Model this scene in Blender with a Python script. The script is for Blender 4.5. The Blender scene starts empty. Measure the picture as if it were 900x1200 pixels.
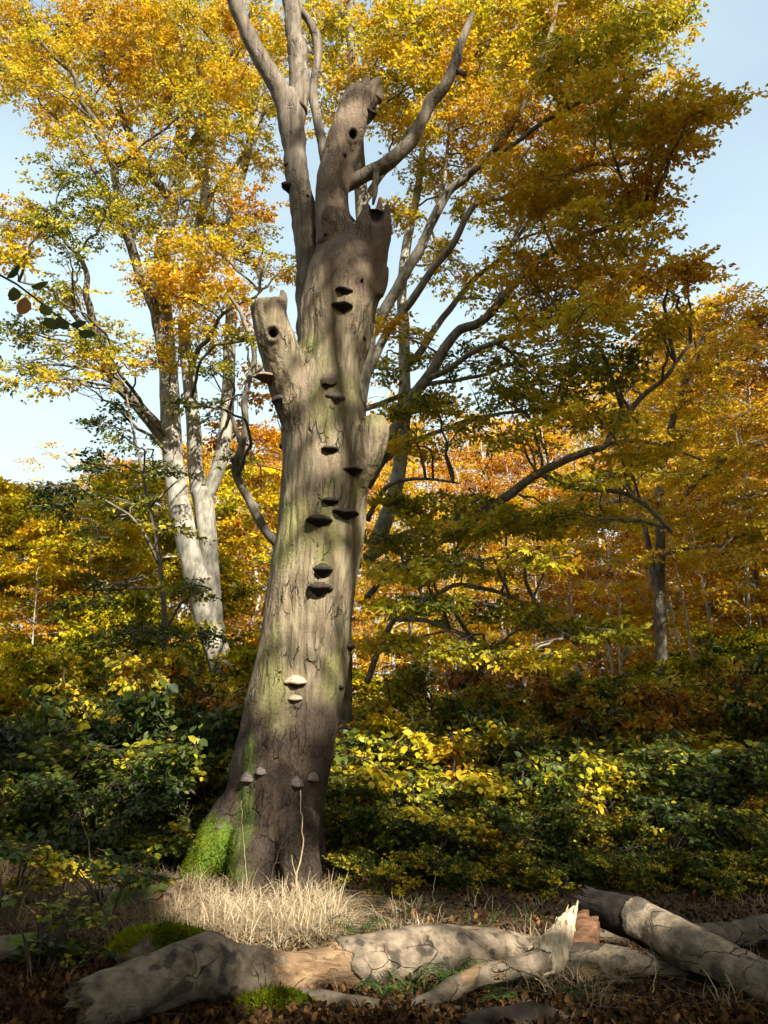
import bpy, math
import numpy as np
from mathutils import Vector
from mathutils.bvhtree import BVHTree

rng = np.random.default_rng(11)
sc = bpy.context.scene
C = sc.collection

# ------------------------------------------------------------------ camera
F = 933.3                      # focal length in pixels of the 900 x 1200 photograph
PITCH = math.radians(15.6)
EYE = np.array([0.0, 0.0, 1.5])
cam_d = bpy.data.cameras.new('camera')
cam_d.sensor_fit = 'VERTICAL'
cam_d.sensor_height = 36.0
cam_d.lens = 28.0
cam_d.clip_end = 2000
cam = bpy.data.objects.new('camera', cam_d)
cam.location = EYE
cam.rotation_euler = (math.pi / 2 + PITCH, 0, 0)
C.objects.link(cam)
sc.camera = cam

# ------------------------------------------------------------------ light
SUN_EL = math.radians(37)
SUN_AZ = math.radians(28)      # behind the camera, this far to its right
SUN = np.array([math.sin(SUN_AZ) * math.cos(SUN_EL), -math.cos(SUN_AZ) * math.cos(SUN_EL), math.sin(SUN_EL)])
world = bpy.data.worlds.new('World')
sc.world = world
world.use_nodes = True
wn = world.node_tree.nodes
wl = world.node_tree.links
wn.clear()
sky = wn.new('ShaderNodeTexSky')
sky.sky_type = 'NISHITA'
sky.sun_disc = False
sky.sun_elevation = SUN_EL
sky.sun_rotation = math.pi - SUN_AZ
sky.air_density = 1.0
sky.dust_density = 1.6
sky.ozone_density = 1.0
bg = wn.new('ShaderNodeBackground')
bg.inputs['Strength'].default_value = 0.095
wo = wn.new('ShaderNodeOutputWorld')
# thin high cloud veil, thicker towards the horizon
wtc = wn.new('ShaderNodeTexCoord')
wsep = wn.new('ShaderNodeSeparateXYZ')
wl.new(wtc.outputs['Generated'], wsep.inputs[0])
wr = wn.new('ShaderNodeMapRange')
wl.new(wsep.outputs['Z'], wr.inputs['Value'])
wr.inputs['From Min'].default_value = 0.22
wr.inputs['From Max'].default_value = 0.80
wr.inputs['To Min'].default_value = 0.98
wr.inputs['To Max'].default_value = 0.34
wmap = wn.new('ShaderNodeMapping')
wmap.inputs['Scale'].default_value = (1.0, 1.0, 3.2)
wmap.inputs['Location'].default_value = (0.35, 0.2, 0.0)
wl.new(wtc.outputs['Generated'], wmap.inputs['Vector'])
wnz = wn.new('ShaderNodeTexNoise')
wnz.inputs['Scale'].default_value = 1.7
wnz.inputs['Detail'].default_value = 6
wnz.inputs['Roughness'].default_value = 0.55
wl.new(wmap.outputs[0], wnz.inputs['Vector'])
wadd = wn.new('ShaderNodeMath')
wadd.operation = 'MULTIPLY_ADD'
wadd.use_clamp = True
wsub = wn.new('ShaderNodeMath')
wsub.operation = 'SUBTRACT'
wl.new(wnz.outputs['Fac'], wsub.inputs[0])
wsub.inputs[1].default_value = 0.5
wl.new(wsub.outputs[0], wadd.inputs[0])
wadd.inputs[1].default_value = 0.5
wl.new(wr.outputs[0], wadd.inputs[2])
wmix = wn.new('ShaderNodeMixRGB')
wl.new(wadd.outputs[0], wmix.inputs[0])
wl.new(sky.outputs[0], wmix.inputs[1])
wmix.inputs[2].default_value = (4.0, 5.0, 5.15, 1)
wl.new(wmix.outputs[0], bg.inputs['Color'])
wl.new(bg.outputs[0], wo.inputs['Surface'])

sun_d = bpy.data.lights.new('sun', 'SUN')
sun_d.energy = 5.0
sun_d.angle = math.radians(0.53)
sun_d.color = (1.0, 0.93, 0.82)
sun = bpy.data.objects.new('sun', sun_d)
sun.rotation_euler = Vector(SUN).to_track_quat('Z', 'Y').to_euler()
sun.location = SUN * 60
C.objects.link(sun)

sc.view_settings.view_transform = 'Standard'
sc.view_settings.look = 'None'
sc.view_settings.gamma = 1.0
sc.view_settings.use_curve_mapping = False
sc.view_settings.exposure = 1.35
sc.cycles.use_denoising = True
sc.cycles.max_bounces = 3
sc.cycles.diffuse_bounces = 2
sc.cycles.transmission_bounces = 2
sc.cycles.glossy_bounces = 1
sc.cycles.caustics_reflective = False
sc.cycles.caustics_refractive = False
sc.cycles.sample_clamp_indirect = 6.0
sc.cycles.use_adaptive_sampling = True
sc.cycles.adaptive_threshold = 0.035

# ------------------------------------------------------------------ geometry helpers
FWD = np.array([0, math.cos(PITCH), math.sin(PITCH)])
UP = np.array([0, -math.sin(PITCH), math.cos(PITCH)])
RIGHT = np.array([1.0, 0, 0])


def ray(px, py):
    return RIGHT * ((px - 450) / F) + UP * ((600 - py) / F) + FWD


def at(px, py, Y):
    d = ray(px, py)
    return EYE + d * (Y / d[1])


def on_ground(px, py):
    d = ray(px, py)
    return EYE + d * (-EYE[2] / d[2])


def mpp(px, py, Y):
    """metres per photograph pixel for something at depth Y on that pixel"""
    return Y / ray(px, py)[1] / F


_perm = np.random.default_rng(3).permutation(256)
_perm = np.concatenate([_perm, _perm])
_grad = np.random.default_rng(4).normal(size=(256, 3))
_grad /= np.linalg.norm(_grad, axis=1)[:, None]


def pnoise(P):
    P = np.asarray(P, float)
    i = np.floor(P).astype(int)
    f = P - i
    i &= 255
    w = f * f * f * (f * (f * 6 - 15) + 10)
    out = 0
    for dx in (0, 1):
        for dy in (0, 1):
            for dz in (0, 1):
                h = _perm[(_perm[(_perm[(i[..., 0] + dx) & 255] + i[..., 1] + dy) & 255] + i[..., 2] + dz) & 255]
                g = _grad[h]
                d = f - np.array([dx, dy, dz])
                wt = (w[..., 0] if dx else 1 - w[..., 0]) * (w[..., 1] if dy else 1 - w[..., 1]) * (w[..., 2] if dz else 1 - w[..., 2])
                out = out + wt * (g * d).sum(-1)
    return out * 1.6


def fbm(P, octaves=3):
    P = np.asarray(P, float)
    s, a = 0, 1.0
    for k in range(octaves):
        s = s + a * pnoise(P * 2 ** k + 17.3 * k)
        a *= 0.5
    return s


def resample(P, n, extra=None):
    """Catmull-Rom through the points, n samples evenly in parameter; extra columns ride along"""
    P = np.asarray(P, float)
    if len(P) == 2:
        P = np.vstack([P[0], (P[0] + P[1]) / 2, P[1]])
    Q = np.vstack([2 * P[0] - P[1], P, 2 * P[-1] - P[-2]])
    seg = np.linalg.norm(np.diff(P[:, :3], axis=0), axis=1)
    cum = np.concatenate([[0], np.cumsum(seg)])
    s = np.linspace(0, cum[-1], n)
    k = np.clip(np.searchsorted(cum, s, side='right') - 1, 0, len(P) - 2)
    t = ((s - cum[k]) / np.maximum(seg[k], 1e-9))[:, None]
    a, b, c, d = Q[k], Q[k + 1], Q[k + 2], Q[k + 3]
    return 0.5 * (2 * b + (c - a) * t + (2 * a - 5 * b + 4 * c - d) * t * t + (3 * b - a - 3 * c + d) * t ** 3)


def tube_grid(P, r, k, wob=0.0, freq=3.0):
    """rings of k points swept along P: array (n, k, 3)"""
    P = np.asarray(P, float)
    n = len(P)
    T = np.gradient(P, axis=0)
    T /= np.maximum(np.linalg.norm(T, axis=1)[:, None], 1e-9)
    mean = P[-1] - P[0]
    ref = np.array([1.0, 0.13, 0.0]) if abs(mean[0]) < 0.7 * np.linalg.norm(mean) else np.array([0.0, 0.2, 1.0])
    A = np.cross(T, ref)
    A /= np.maximum(np.linalg.norm(A, axis=1)[:, None], 1e-9)
    B = np.cross(T, A)
    th = np.linspace(0, 2 * np.pi, k, endpoint=False)
    D = A[:, None, :] * np.cos(th)[None, :, None] + B[:, None, :] * np.sin(th)[None, :, None]
    R = np.broadcast_to(np.asarray(r, float).reshape(-1, 1), (n, k))
    G = P[:, None, :] + D * R[..., None]
    if wob:
        G = P[:, None, :] + D * (R * (1 + wob * fbm(G * freq, 2)))[..., None]
    return G


class MB:
    """collects geometry for ONE mesh object"""

    def __init__(self):
        self.V, self.F3, self.F4, self.t3, self.t4, self.n = [], [], [], [], [], 0
        self.va = {}

    def add(self, V, f3=None, f4=None, t3=None, t4=None):
        V = np.asarray(V, float).reshape(-1, 3)
        if f3 is not None and len(f3):
            self.F3.append(np.asarray(f3) + self.n)
            self.t3.append(np.broadcast_to(np.asarray(0.0 if t3 is None else t3, float), (len(f3),)))
        if f4 is not None and len(f4):
            self.F4.append(np.asarray(f4) + self.n)
            self.t4.append(np.broadcast_to(np.asarray(0.0 if t4 is None else t4, float), (len(f4),)))
        self.V.append(V)
        self.n += len(V)

    def tube(self, P, r, k=6, wob=0.0, freq=3.0, caps=True):
        G = tube_grid(P, r, k, wob, freq)
        n = len(G)
        i = np.arange(n - 1)[:, None] * k
        j = np.arange(k)[None, :]
        j2 = (j + 1) % k
        f4 = np.stack([i + j, i + j2, i + k + j2, i + k + j], -1).reshape(-1, 4)
        V = G.reshape(-1, 3)
        f3 = None
        if caps:
            V = np.vstack([V, G[0].mean(0), G[-1].mean(0)])
            a, b = n * k, n * k + 1
            jj = np.arange(k)
            f3 = np.vstack([np.stack([np.full(k, a), (jj + 1) % k, jj], -1),
                            np.stack([np.full(k, b), (n - 1) * k + jj, (n - 1) * k + (jj + 1) % k], -1)])
        self.add(V, f3, f4)

    def mesh(self, name, smooth=False, origin=(0, 0, 0), tint=False, vattrs=None):
        V = np.vstack(self.V) - np.asarray(origin, float)
        f3 = np.vstack(self.F3) if self.F3 else np.zeros((0, 3), int)
        f4 = np.vstack(self.F4) if self.F4 else np.zeros((0, 4), int)
        me = bpy.data.meshes.new(name)
        me.vertices.add(len(V))
        me.vertices.foreach_set('co', V.astype(np.float32).ravel())
        me.loops.add(f3.size + f4.size)
        me.loops.foreach_set('vertex_index', np.concatenate([f3.ravel(), f4.ravel()]).astype(np.int32))
        n3, n4 = len(f3), len(f4)
        me.polygons.add(n3 + n4)
        st = np.concatenate([np.arange(n3) * 3, n3 * 3 + np.arange(n4) * 4]).astype(np.int32)
        me.polygons.foreach_set('loop_start', st)
        if smooth:
            me.polygons.foreach_set('use_smooth', np.ones(n3 + n4, bool))
        me.update(calc_edges=True)
        if tint:
            a = me.attributes.new('tint', 'FLOAT', 'FACE')
            tt = np.concatenate([x.ravel() for x in self.t3 + self.t4])
            a.data.foreach_set('value', tt.astype(np.float32))
        for key, val in (vattrs or {}).items():
            a = me.attributes.new(key, 'FLOAT', 'POINT')
            a.data.foreach_set('value', np.asarray(val, np.float32))
        return me


def thing(name, label, cat, loc=(0, 0, 0), group=None):
    o = bpy.data.objects.new(name, None)
    C.objects.link(o)
    o.location = loc
    o.empty_display_size = 0.2
    o['label'] = label
    o['category'] = cat
    if group:
        o['group'] = group
    return o


def tag(o, label=None, cat=None, group=None, kind=None):
    for k, v in (('label', label), ('category', cat), ('group', group), ('kind', kind)):
        if v:
            o[k] = v
    return o


def put(name, me, mat, parent=None):
    o = bpy.data.objects.new(name, me)
    if not me.materials:
        me.materials.append(mat)
    C.objects.link(o)
    if parent is not None:
        o.parent = parent
    return o


def copy_tree(o, parent=None):
    c = o.copy()
    C.objects.link(c)
    c.parent = parent
    for ch in list(o.children):
        copy_tree(ch, c)
    return c


# ------------------------------------------------------------------ materials
def new_mat(name):
    m = bpy.data.materials.new(name)
    m.use_nodes = True
    nt = m.node_tree
    nt.nodes.clear()
    return m, nt.nodes, nt.links


def ramp(nodes, stops, interp='LINEAR'):
    r = nodes.new('ShaderNodeValToRGB')
    r.color_ramp.interpolation = interp
    e = r.color_ramp.elements
    while len(e) < len(stops):
        e.new(0.5)
    for el, (p, col) in zip(e, stops):
        el.position = p
        el.color = (*col, 1) if len(col) == 3 else col
    return r


LEAF_STOPS = [(0.0, (0.020, 0.040, 0.012)), (0.16, (0.045, 0.075, 0.014)), (0.32, (0.120, 0.140, 0.014)),
              (0.46, (0.48, 0.42, 0.016)), (0.58, (0.74, 0.52, 0.020)), (0.72, (0.66, 0.33, 0.016)),
              (0.87, (0.44, 0.155, 0.018)), (1.0, (0.16, 0.065, 0.022))]


def leaf_material(name, trans=0.42, stops=LEAF_STOPS, rand=0.0, plain=False):
    m, n, l = new_mat(name)
    at_ = n.new('ShaderNodeAttribute')
    at_.attribute_name = 'tint'
    src = at_.outputs['Fac']
    if rand:
        oi = n.new('ShaderNodeObjectInfo')
        mm = n.new('ShaderNodeMath')
        mm.operation = 'MULTIPLY_ADD'
        l.new(oi.outputs['Random'], mm.inputs[0])
        mm.inputs[1].default_value = rand
        ad = n.new('ShaderNodeMath')
        ad.operation = 'ADD'
        mm.inputs[2].default_value = -rand / 2
        l.new(mm.outputs[0], ad.inputs[0])
        l.new(src, ad.inputs[1])
        src = ad.outputs[0]
    r = ramp(n, stops)
    l.new(src, r.inputs[0])
    if plain:
        p = n.new('ShaderNodeBsdfDiffuse')
        l.new(r.outputs[0], p.inputs['Color'])
    else:
        p = n.new('ShaderNodeBsdfPrincipled')
        p.inputs['Roughness'].default_value = 0.5
        p.inputs['Specular IOR Level'].default_value = 0.35
        l.new(r.outputs[0], p.inputs['Base Color'])
    t = n.new('ShaderNodeBsdfTranslucent')
    l.new(r.outputs[0], t.inputs['Color'])
    mx = n.new('ShaderNodeMixShader')
    mx.inputs[0].default_value = trans
    l.new(p.outputs[0], mx.inputs[1])
    l.new(t.outputs[0], mx.inputs[2])
    o = n.new('ShaderNodeOutputMaterial')
    l.new(mx.outputs[0], o.inputs['Surface'])
    return m


def bark_material(name, base, light, dark, scale=(6, 6, 1.5), bump=0.4, rough=0.85, fissure=0.0, fscale=(13, 13, 1.7), fwidth=0.055, fcover=(0.46, 0.58), extra=None, patch=1.2):
    """mottled bark: light and dark patches, long fissures along local z, optional attributes 'moss', 'damp', 'wood', 'char'"""
    m, n, l = new_mat(name)
    tc = n.new('ShaderNodeTexCoord')
    mp = n.new('ShaderNodeMapping')
    mp.inputs['Scale'].default_value = scale
    l.new(tc.outputs['Object'], mp.inputs['Vector'])
    n1 = n.new('ShaderNodeTexNoise')
    n1.inputs['Scale'].default_value = 1.6
    n1.inputs['Detail'].default_value = 8
    n1.inputs['Roughness'].default_value = 0.65
    l.new(mp.outputs[0], n1.inputs['Vector'])
    r1 = ramp(n, [(0.30, dark), (0.47, base), (0.62, light), (0.75, base)])
    l.new(n1.outputs['Fac'], r1.inputs[0])
    n2 = n.new('ShaderNodeTexNoise')                      # large blotches
    n2.inputs['Scale'].default_value = patch
    n2.inputs['Detail'].default_value = 4
    l.new(tc.outputs['Object'], n2.inputs['Vector'])
    mul = n.new('ShaderNodeMixRGB')
    mul.blend_type = 'MULTIPLY'
    mul.inputs[0].default_value = 0.75
    rb = ramp(n, [(0.3, (0.62, 0.62, 0.55)), (0.5, (1, 0.98, 0.93)), (0.68, (1.12, 1.08, 0.95))])
    l.new(n2.outputs['Fac'], rb.inputs[0])
    l.new(r1.outputs[0], mul.inputs[1])
    l.new(rb.outputs[0], mul.inputs[2])
    col = mul.outputs[0]
    height = n1.outputs['Fac']
    if fissure:
        vm = n.new('ShaderNodeMapping')
        vm.inputs['Scale'].default_value = fscale
        wob = n.new('ShaderNodeVectorMath')
        wob.operation = 'ADD'
        sc_ = n.new('ShaderNodeVectorMath')
        sc_.operation = 'SCALE'
        sc_.inputs['Scale'].default_value = 0.16
        nz = n.new('ShaderNodeTexNoise')
        nz.inputs['Scale'].default_value = 5
        nz.inputs['Detail'].default_value = 3
        l.new(tc.outputs['Object'], nz.inputs['Vector'])
        l.new(nz.outputs['Color'], sc_.inputs[0])
        l.new(tc.outputs['Object'], wob.inputs[0])
        l.new(sc_.outputs[0], wob.inputs[1])
        l.new(wob.outputs[0], vm.inputs['Vector'])
        vo = n.new('ShaderNodeTexVoronoi')
        vo.feature = 'DISTANCE_TO_EDGE'
        vo.inputs['Scale'].default_value = 0.8
        l.new(vm.outputs[0], vo.inputs['Vector'])
        rv = ramp(n, [(0.0, (0, 0, 0)), (fwidth, (1, 1, 1))])
        l.new(vo.outputs['Distance'], rv.inputs[0])
        brk = n.new('ShaderNodeTexNoise')                 # fissures come and go
        brk.inputs['Scale'].default_value = 2.4
        brk.inputs['Detail'].default_value = 5
        l.new(tc.outputs['Object'], brk.inputs['Vector'])
        rk = ramp(n, [(fcover[0], (1, 1, 1)), (fcover[1], (0, 0, 0))])
        l.new(brk.outputs['Fac'], rk.inputs[0])
        mxx = n.new('ShaderNodeMath')
        mxx.operation = 'MAXIMUM'
        l.new(rv.outputs[0], mxx.inputs[0])
        l.new(rk.outputs[0], mxx.inputs[1])
        fm = n.new('ShaderNodeMixRGB')
        fm.blend_type = 'MIX'
        l.new(mxx.outputs[0], fm.inputs[0])
        fm.inputs[1].default_value = (dark[0] * 0.28, dark[1] * 0.26, dark[2] * 0.24, 1)
        l.new(col, fm.inputs[2])
        mf = n.new('ShaderNodeMixRGB')
        mf.inputs[0].default_value = fissure
        l.new(col, mf.inputs[1])
        l.new(fm.outputs[0], mf.inputs[2])
        col = mf.outputs[0]
        hm = n.new('ShaderNodeMath')
        hm.operation = 'MULTIPLY_ADD'
        l.new(mxx.outputs[0], hm.inputs[0])
        hm.inputs[1].default_value = 1.3
        l.new(n1.outputs['Fac'], hm.inputs[2])
        height = hm.outputs[0]
    fine = n.new('ShaderNodeTexNoise')
    fine.inputs['Scale'].default_value = 38
    fine.inputs['Detail'].default_value = 5
    l.new(tc.outputs['Object'], fine.inputs['Vector'])
    for att, c1, c2 in (extra or []):
        a = n.new('ShaderNodeAttribute')
        a.attribute_name = att
        rr = ramp(n, [(0.3, c1), (0.7, c2)])
        l.new(fine.outputs['Fac'], rr.inputs[0])
        mm = n.new('ShaderNodeMixRGB')
        l.new(a.outputs['Fac'], mm.inputs[0])
        l.new(col, mm.inputs[1])
        l.new(rr.outputs[0], mm.inputs[2])
        col = mm.outputs[0]
    ha = n.new('ShaderNodeMath')
    ha.operation = 'MULTIPLY_ADD'
    l.new(fine.outputs['Fac'], ha.inputs[0])
    ha.inputs[1].default_value = 0.35
    l.new(height, ha.inputs[2])
    b = n.new('ShaderNodeBump')
    b.inputs['Strength'].default_value = bump
    b.inputs['Distance'].default_value = 0.03
    l.new(ha.outputs[0], b.inputs['Height'])
    p = n.new('ShaderNodeBsdfPrincipled')
    p.inputs['Roughness'].default_value = rough
    p.inputs['Specular IOR Level'].default_value = 0.25
    l.new(col, p.inputs['Base Color'])
    l.new(b.outputs[0], p.inputs['Normal'])
    o = n.new('ShaderNodeOutputMaterial')
    l.new(p.outputs[0], o.inputs['Surface'])
    return m


def simple_noise_mat(name, stops, scale=8, rough=0.85, bump=0.3, stretch=(1, 1, 1), detail=6, trans=0.0):
    m, n, l = new_mat(name)
    tc = n.new('ShaderNodeTexCoord')
    mp = n.new('ShaderNodeMapping')
    mp.inputs['Scale'].default_value = stretch
    l.new(tc.outputs['Object'], mp.inputs['Vector'])
    nz = n.new('ShaderNodeTexNoise')
    nz.inputs['Scale'].default_value = scale
    nz.inputs['Detail'].default_value = detail
    nz.inputs['Roughness'].default_value = 0.62
    l.new(mp.outputs[0], nz.inputs['Vector'])
    r = ramp(n, stops)
    l.new(nz.outputs['Fac'], r.inputs[0])
    b = n.new('ShaderNodeBump')
    b.inputs['Strength'].default_value = bump
    b.inputs['Distance'].default_value = 0.02
    l.new(nz.outputs['Fac'], b.inputs['Height'])
    p = n.new('ShaderNodeBsdfPrincipled')
    p.inputs['Roughness'].default_value = rough
    p.inputs['Specular IOR Level'].default_value = 0.2
    l.new(r.outputs[0], p.inputs['Base Color'])
    l.new(b.outputs[0], p.inputs['Normal'])
    o = n.new('ShaderNodeOutputMaterial')
    l.new(p.outputs[0], o.inputs['Surface'])
    return m


M = {}
M['leaf'] = leaf_material('autumn_leaf')
M['leaf_far'] = leaf_material('autumn_leaf_far', rand=0.16, plain=True)
M['leaf_bush'] = leaf_material('undergrowth_leaf', trans=0.35, rand=0.14, stops=[(0.0, (0.022, 0.045, 0.014)), (0.16, (0.050, 0.088, 0.016)), (0.32, (0.13, 0.165, 0.016))] + LEAF_STOPS[3:])
M['litter'] = leaf_material('fallen_leaf', trans=0.1, plain=True, stops=[(0.0, (0.022, 0.014, 0.008)), (0.4, (0.050, 0.030, 0.016)), (0.7, (0.105, 0.054, 0.022)), (1.0, (0.23, 0.115, 0.035))])
M['straw'] = leaf_material('dry_grass_blade', trans=0.3, plain=True, stops=[(0.0, (0.10, 0.075, 0.04)), (0.35, (0.24, 0.17, 0.09)), (0.7, (0.42, 0.32, 0.19)), (1.0, (0.66, 0.56, 0.37))])
M['moss'] = leaf_material('moss_tuft', trans=0.3, plain=True, stops=[(0.0, (0.030, 0.050, 0.006)), (0.5, (0.110, 0.140, 0.008)), (1.0, (0.26, 0.285, 0.012))])
M['fern'] = leaf_material('fern_leaf', trans=0.4, stops=[(0.0, (0.02, 0.05, 0.012)), (0.5, (0.06, 0.13, 0.02)), (1.0, (0.16, 0.24, 0.03))])
M['beech'] = bark_material('beech_bark', (0.24, 0.225, 0.185), (0.40, 0.385, 0.33), (0.115, 0.105, 0.080), scale=(5, 5, 2.2), bump=0.35)
M['beech_dark'] = bark_material('branch_bark', (0.125, 0.108, 0.082), (0.22, 0.195, 0.155), (0.05, 0.042, 0.032), scale=(6, 6, 3), bump=0.3)
M['branch_mid'] = bark_material('grey_branch_bark', (0.165, 0.145, 0.112), (0.28, 0.25, 0.20), (0.07, 0.058, 0.044), scale=(6, 6, 3), bump=0.3)
M['pale'] = bark_material('pale_bark', (0.38, 0.335, 0.26), (0.52, 0.47, 0.38), (0.18, 0.155, 0.115), scale=(6, 6, 2), bump=0.3)
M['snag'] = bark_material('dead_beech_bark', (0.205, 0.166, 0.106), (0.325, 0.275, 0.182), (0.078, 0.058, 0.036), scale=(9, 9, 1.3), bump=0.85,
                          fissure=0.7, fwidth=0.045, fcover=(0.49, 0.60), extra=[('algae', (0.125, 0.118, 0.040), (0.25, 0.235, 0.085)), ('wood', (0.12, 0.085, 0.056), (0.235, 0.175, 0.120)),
                                               ('dark_base', (0.022, 0.015, 0.010), (0.070, 0.050, 0.034)),
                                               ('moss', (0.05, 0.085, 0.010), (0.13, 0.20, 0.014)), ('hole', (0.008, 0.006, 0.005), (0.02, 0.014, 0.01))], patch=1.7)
M['stem'] = bark_material('dead_stem_wood', (0.150, 0.124, 0.094), (0.235, 0.198, 0.152), (0.068, 0.054, 0.040), scale=(8, 8, 0.8), bump=0.55, fissure=0.35, patch=2.5)
M['logwood'] = bark_material('weathered_log_wood', (0.20, 0.125, 0.066), (0.30, 0.205, 0.118), (0.085, 0.050, 0.026), scale=(0.8, 11, 11), bump=0.9, patch=3, fissure=0.7, fscale=(1.2, 12, 12), fwidth=0.04)
M['logbark'] = bark_material('log_bark', (0.165, 0.130, 0.092), (0.26, 0.21, 0.152), (0.065, 0.048, 0.033), scale=(7, 7, 7), bump=0.8, patch=5, fissure=0.9, fscale=(3.6, 8, 8), fwidth=0.022, fcover=(0.47, 0.54),
                             extra=[('char', (0.012, 0.010, 0.009), (0.05, 0.042, 0.035)), ('moss', (0.05, 0.085, 0.010), (0.13, 0.20, 0.014))])
M['rawwood'] = simple_noise_mat('raw_splintered_wood', [(0.3, (0.40, 0.27, 0.13)), (0.5, (0.62, 0.50, 0.33)), (0.7, (0.74, 0.65, 0.48))], scale=9, stretch=(4, 4, 1), bump=0.8)
M['rotwood'] = simple_noise_mat('rotten_orange_wood', [(0.3, (0.030, 0.017, 0.010)), (0.5, (0.105, 0.052, 0.026)), (0.7, (0.20, 0.108, 0.056))], scale=7, stretch=(1, 4, 4), bump=0.9)
M['charwood'] = simple_noise_mat('blackened_wood', [(0.35, (0.006, 0.005, 0.004)), (0.6, (0.020, 0.015, 0.011)), (0.78, (0.06, 0.045, 0.032))], scale=9, bump=1.0)
M['darkrot'] = simple_noise_mat('dark_rotten_wood', [(0.3, (0.012, 0.010, 0.008)), (0.55, (0.045, 0.034, 0.024)), (0.75, (0.11, 0.085, 0.06))], scale=9, bump=0.9)
M['cap_dark'] = simple_noise_mat('bracket_cap_dark', [(0.3, (0.018, 0.014, 0.011)), (0.55, (0.048, 0.037, 0.028)), (0.75, (0.10, 0.082, 0.065))], scale=14, stretch=(1, 1, 5), bump=0.7)
M['cap_grey'] = simple_noise_mat('bracket_cap_grey', [(0.3, (0.065, 0.054, 0.045)), (0.55, (0.125, 0.106, 0.090)), (0.75, (0.20, 0.175, 0.15))], scale=14, stretch=(1, 1, 5), bump=0.7)
M['cap_brown'] = simple_noise_mat('bracket_cap_brown', [(0.3, (0.10, 0.072, 0.05)), (0.55, (0.20, 0.155, 0.11)), (0.75, (0.33, 0.27, 0.20))], scale=14, stretch=(1, 1, 7), bump=0.7)
M['cap_pale'] = simple_noise_mat('bracket_cap_pale', [(0.3, (0.24, 0.185, 0.12)), (0.55, (0.40, 0.32, 0.215)), (0.75, (0.50, 0.43, 0.31))], scale=14, stretch=(1, 1, 5), bump=0.6)
M['pores_dark'] = simple_noise_mat('bracket_pores_dark', [(0.35, (0.010, 0.007, 0.006)), (0.7, (0.028, 0.020, 0.015))], scale=30, bump=0.4)
M['pores_brown'] = simple_noise_mat('bracket_pores_brown', [(0.35, (0.085, 0.052, 0.034)), (0.7, (0.17, 0.115, 0.08))], scale=30, bump=0.4)
M['stalk'] = simple_noise_mat('dry_stalk_skin', [(0.3, (0.22, 0.16, 0.09)), (0.7, (0.46, 0.36, 0.22))], scale=12)
M['darkstalk'] = simple_noise_mat('dark_twig_skin', [(0.3, (0.035, 0.026, 0.018)), (0.7, (0.10, 0.075, 0.05))], scale=12)


# ------------------------------------------------------------------ ground
def gh(x, y):
    x = np.asarray(x, float)
    y = np.asarray(y, float)
    P = np.stack([x * 0.45, y * 0.45, 0 * x + 3.1], -1)
    h = 0.07 * fbm(P, 3)
    h = h + 0.16 * np.exp(-(((x + 4.3) / 1.6) ** 2 + ((y - 8.6) / 1.5) ** 2))
    h = h + 0.10 * np.exp(-(((x + 1.3) / 1.0) ** 2 + ((y - 8.8) / 0.9) ** 2))
    h = h + 9.0 * np.clip((y - 48) / 60, 0, 1) ** 1.5
    far = np.clip((y - 16) / 60, 0, 1)
    h = h + far * 1.2 * np.clip(fbm(np.stack([x * 0.05, y * 0.05, 0 * x + 9], -1), 2) + 0.5, 0, 2)
    return h


def axis(dense0, dense1, step, far):
    a = np.arange(dense0, dense1 + 1e-6, step)
    out = [a]
    g = step * 1.35
    hi = [a[-1]]
    while hi[-1] < far:
        hi.append(hi[-1] + g)
        g *= 1.3
    lo = [a[0]]
    g = step * 1.35
    while lo[-1] > -far:
        lo.append(lo[-1] - g)
        g *= 1.3
    return np.concatenate([lo[:0:-1], a, hi[1:]])


gx = axis(-7, 7, 0.09, 420)
gy = axis(3.5, 13, 0.09, 420)
GX, GY = np.meshgrid(gx, gy)
GZ = gh(GX, GY) + 0.018 * fbm(np.stack([GX * 4, GY * 4, 0 * GX], -1), 2) * (np.abs(GX) < 7.5)
gb = MB()
nx, ny = len(gx), len(gy)
ii = (np.arange(ny - 1)[:, None] * nx + np.arange(nx - 1)[None, :]).ravel()
gb.add(np.stack([GX, GY, GZ], -1), f4=np.stack([ii, ii + 1, ii + nx + 1, ii + nx], -1))
M['ground'] = simple_noise_mat('forest_floor', [(0.28, (0.022, 0.016, 0.010)), (0.45, (0.060, 0.040, 0.023)), (0.6, (0.105, 0.066, 0.034)), (0.75, (0.17, 0.10, 0.045))], scale=3.5, bump=0.8, detail=10)
ground = put('ground', gb.mesh('ground', smooth=True), M['ground'])
ground['kind'] = 'structure'


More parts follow.
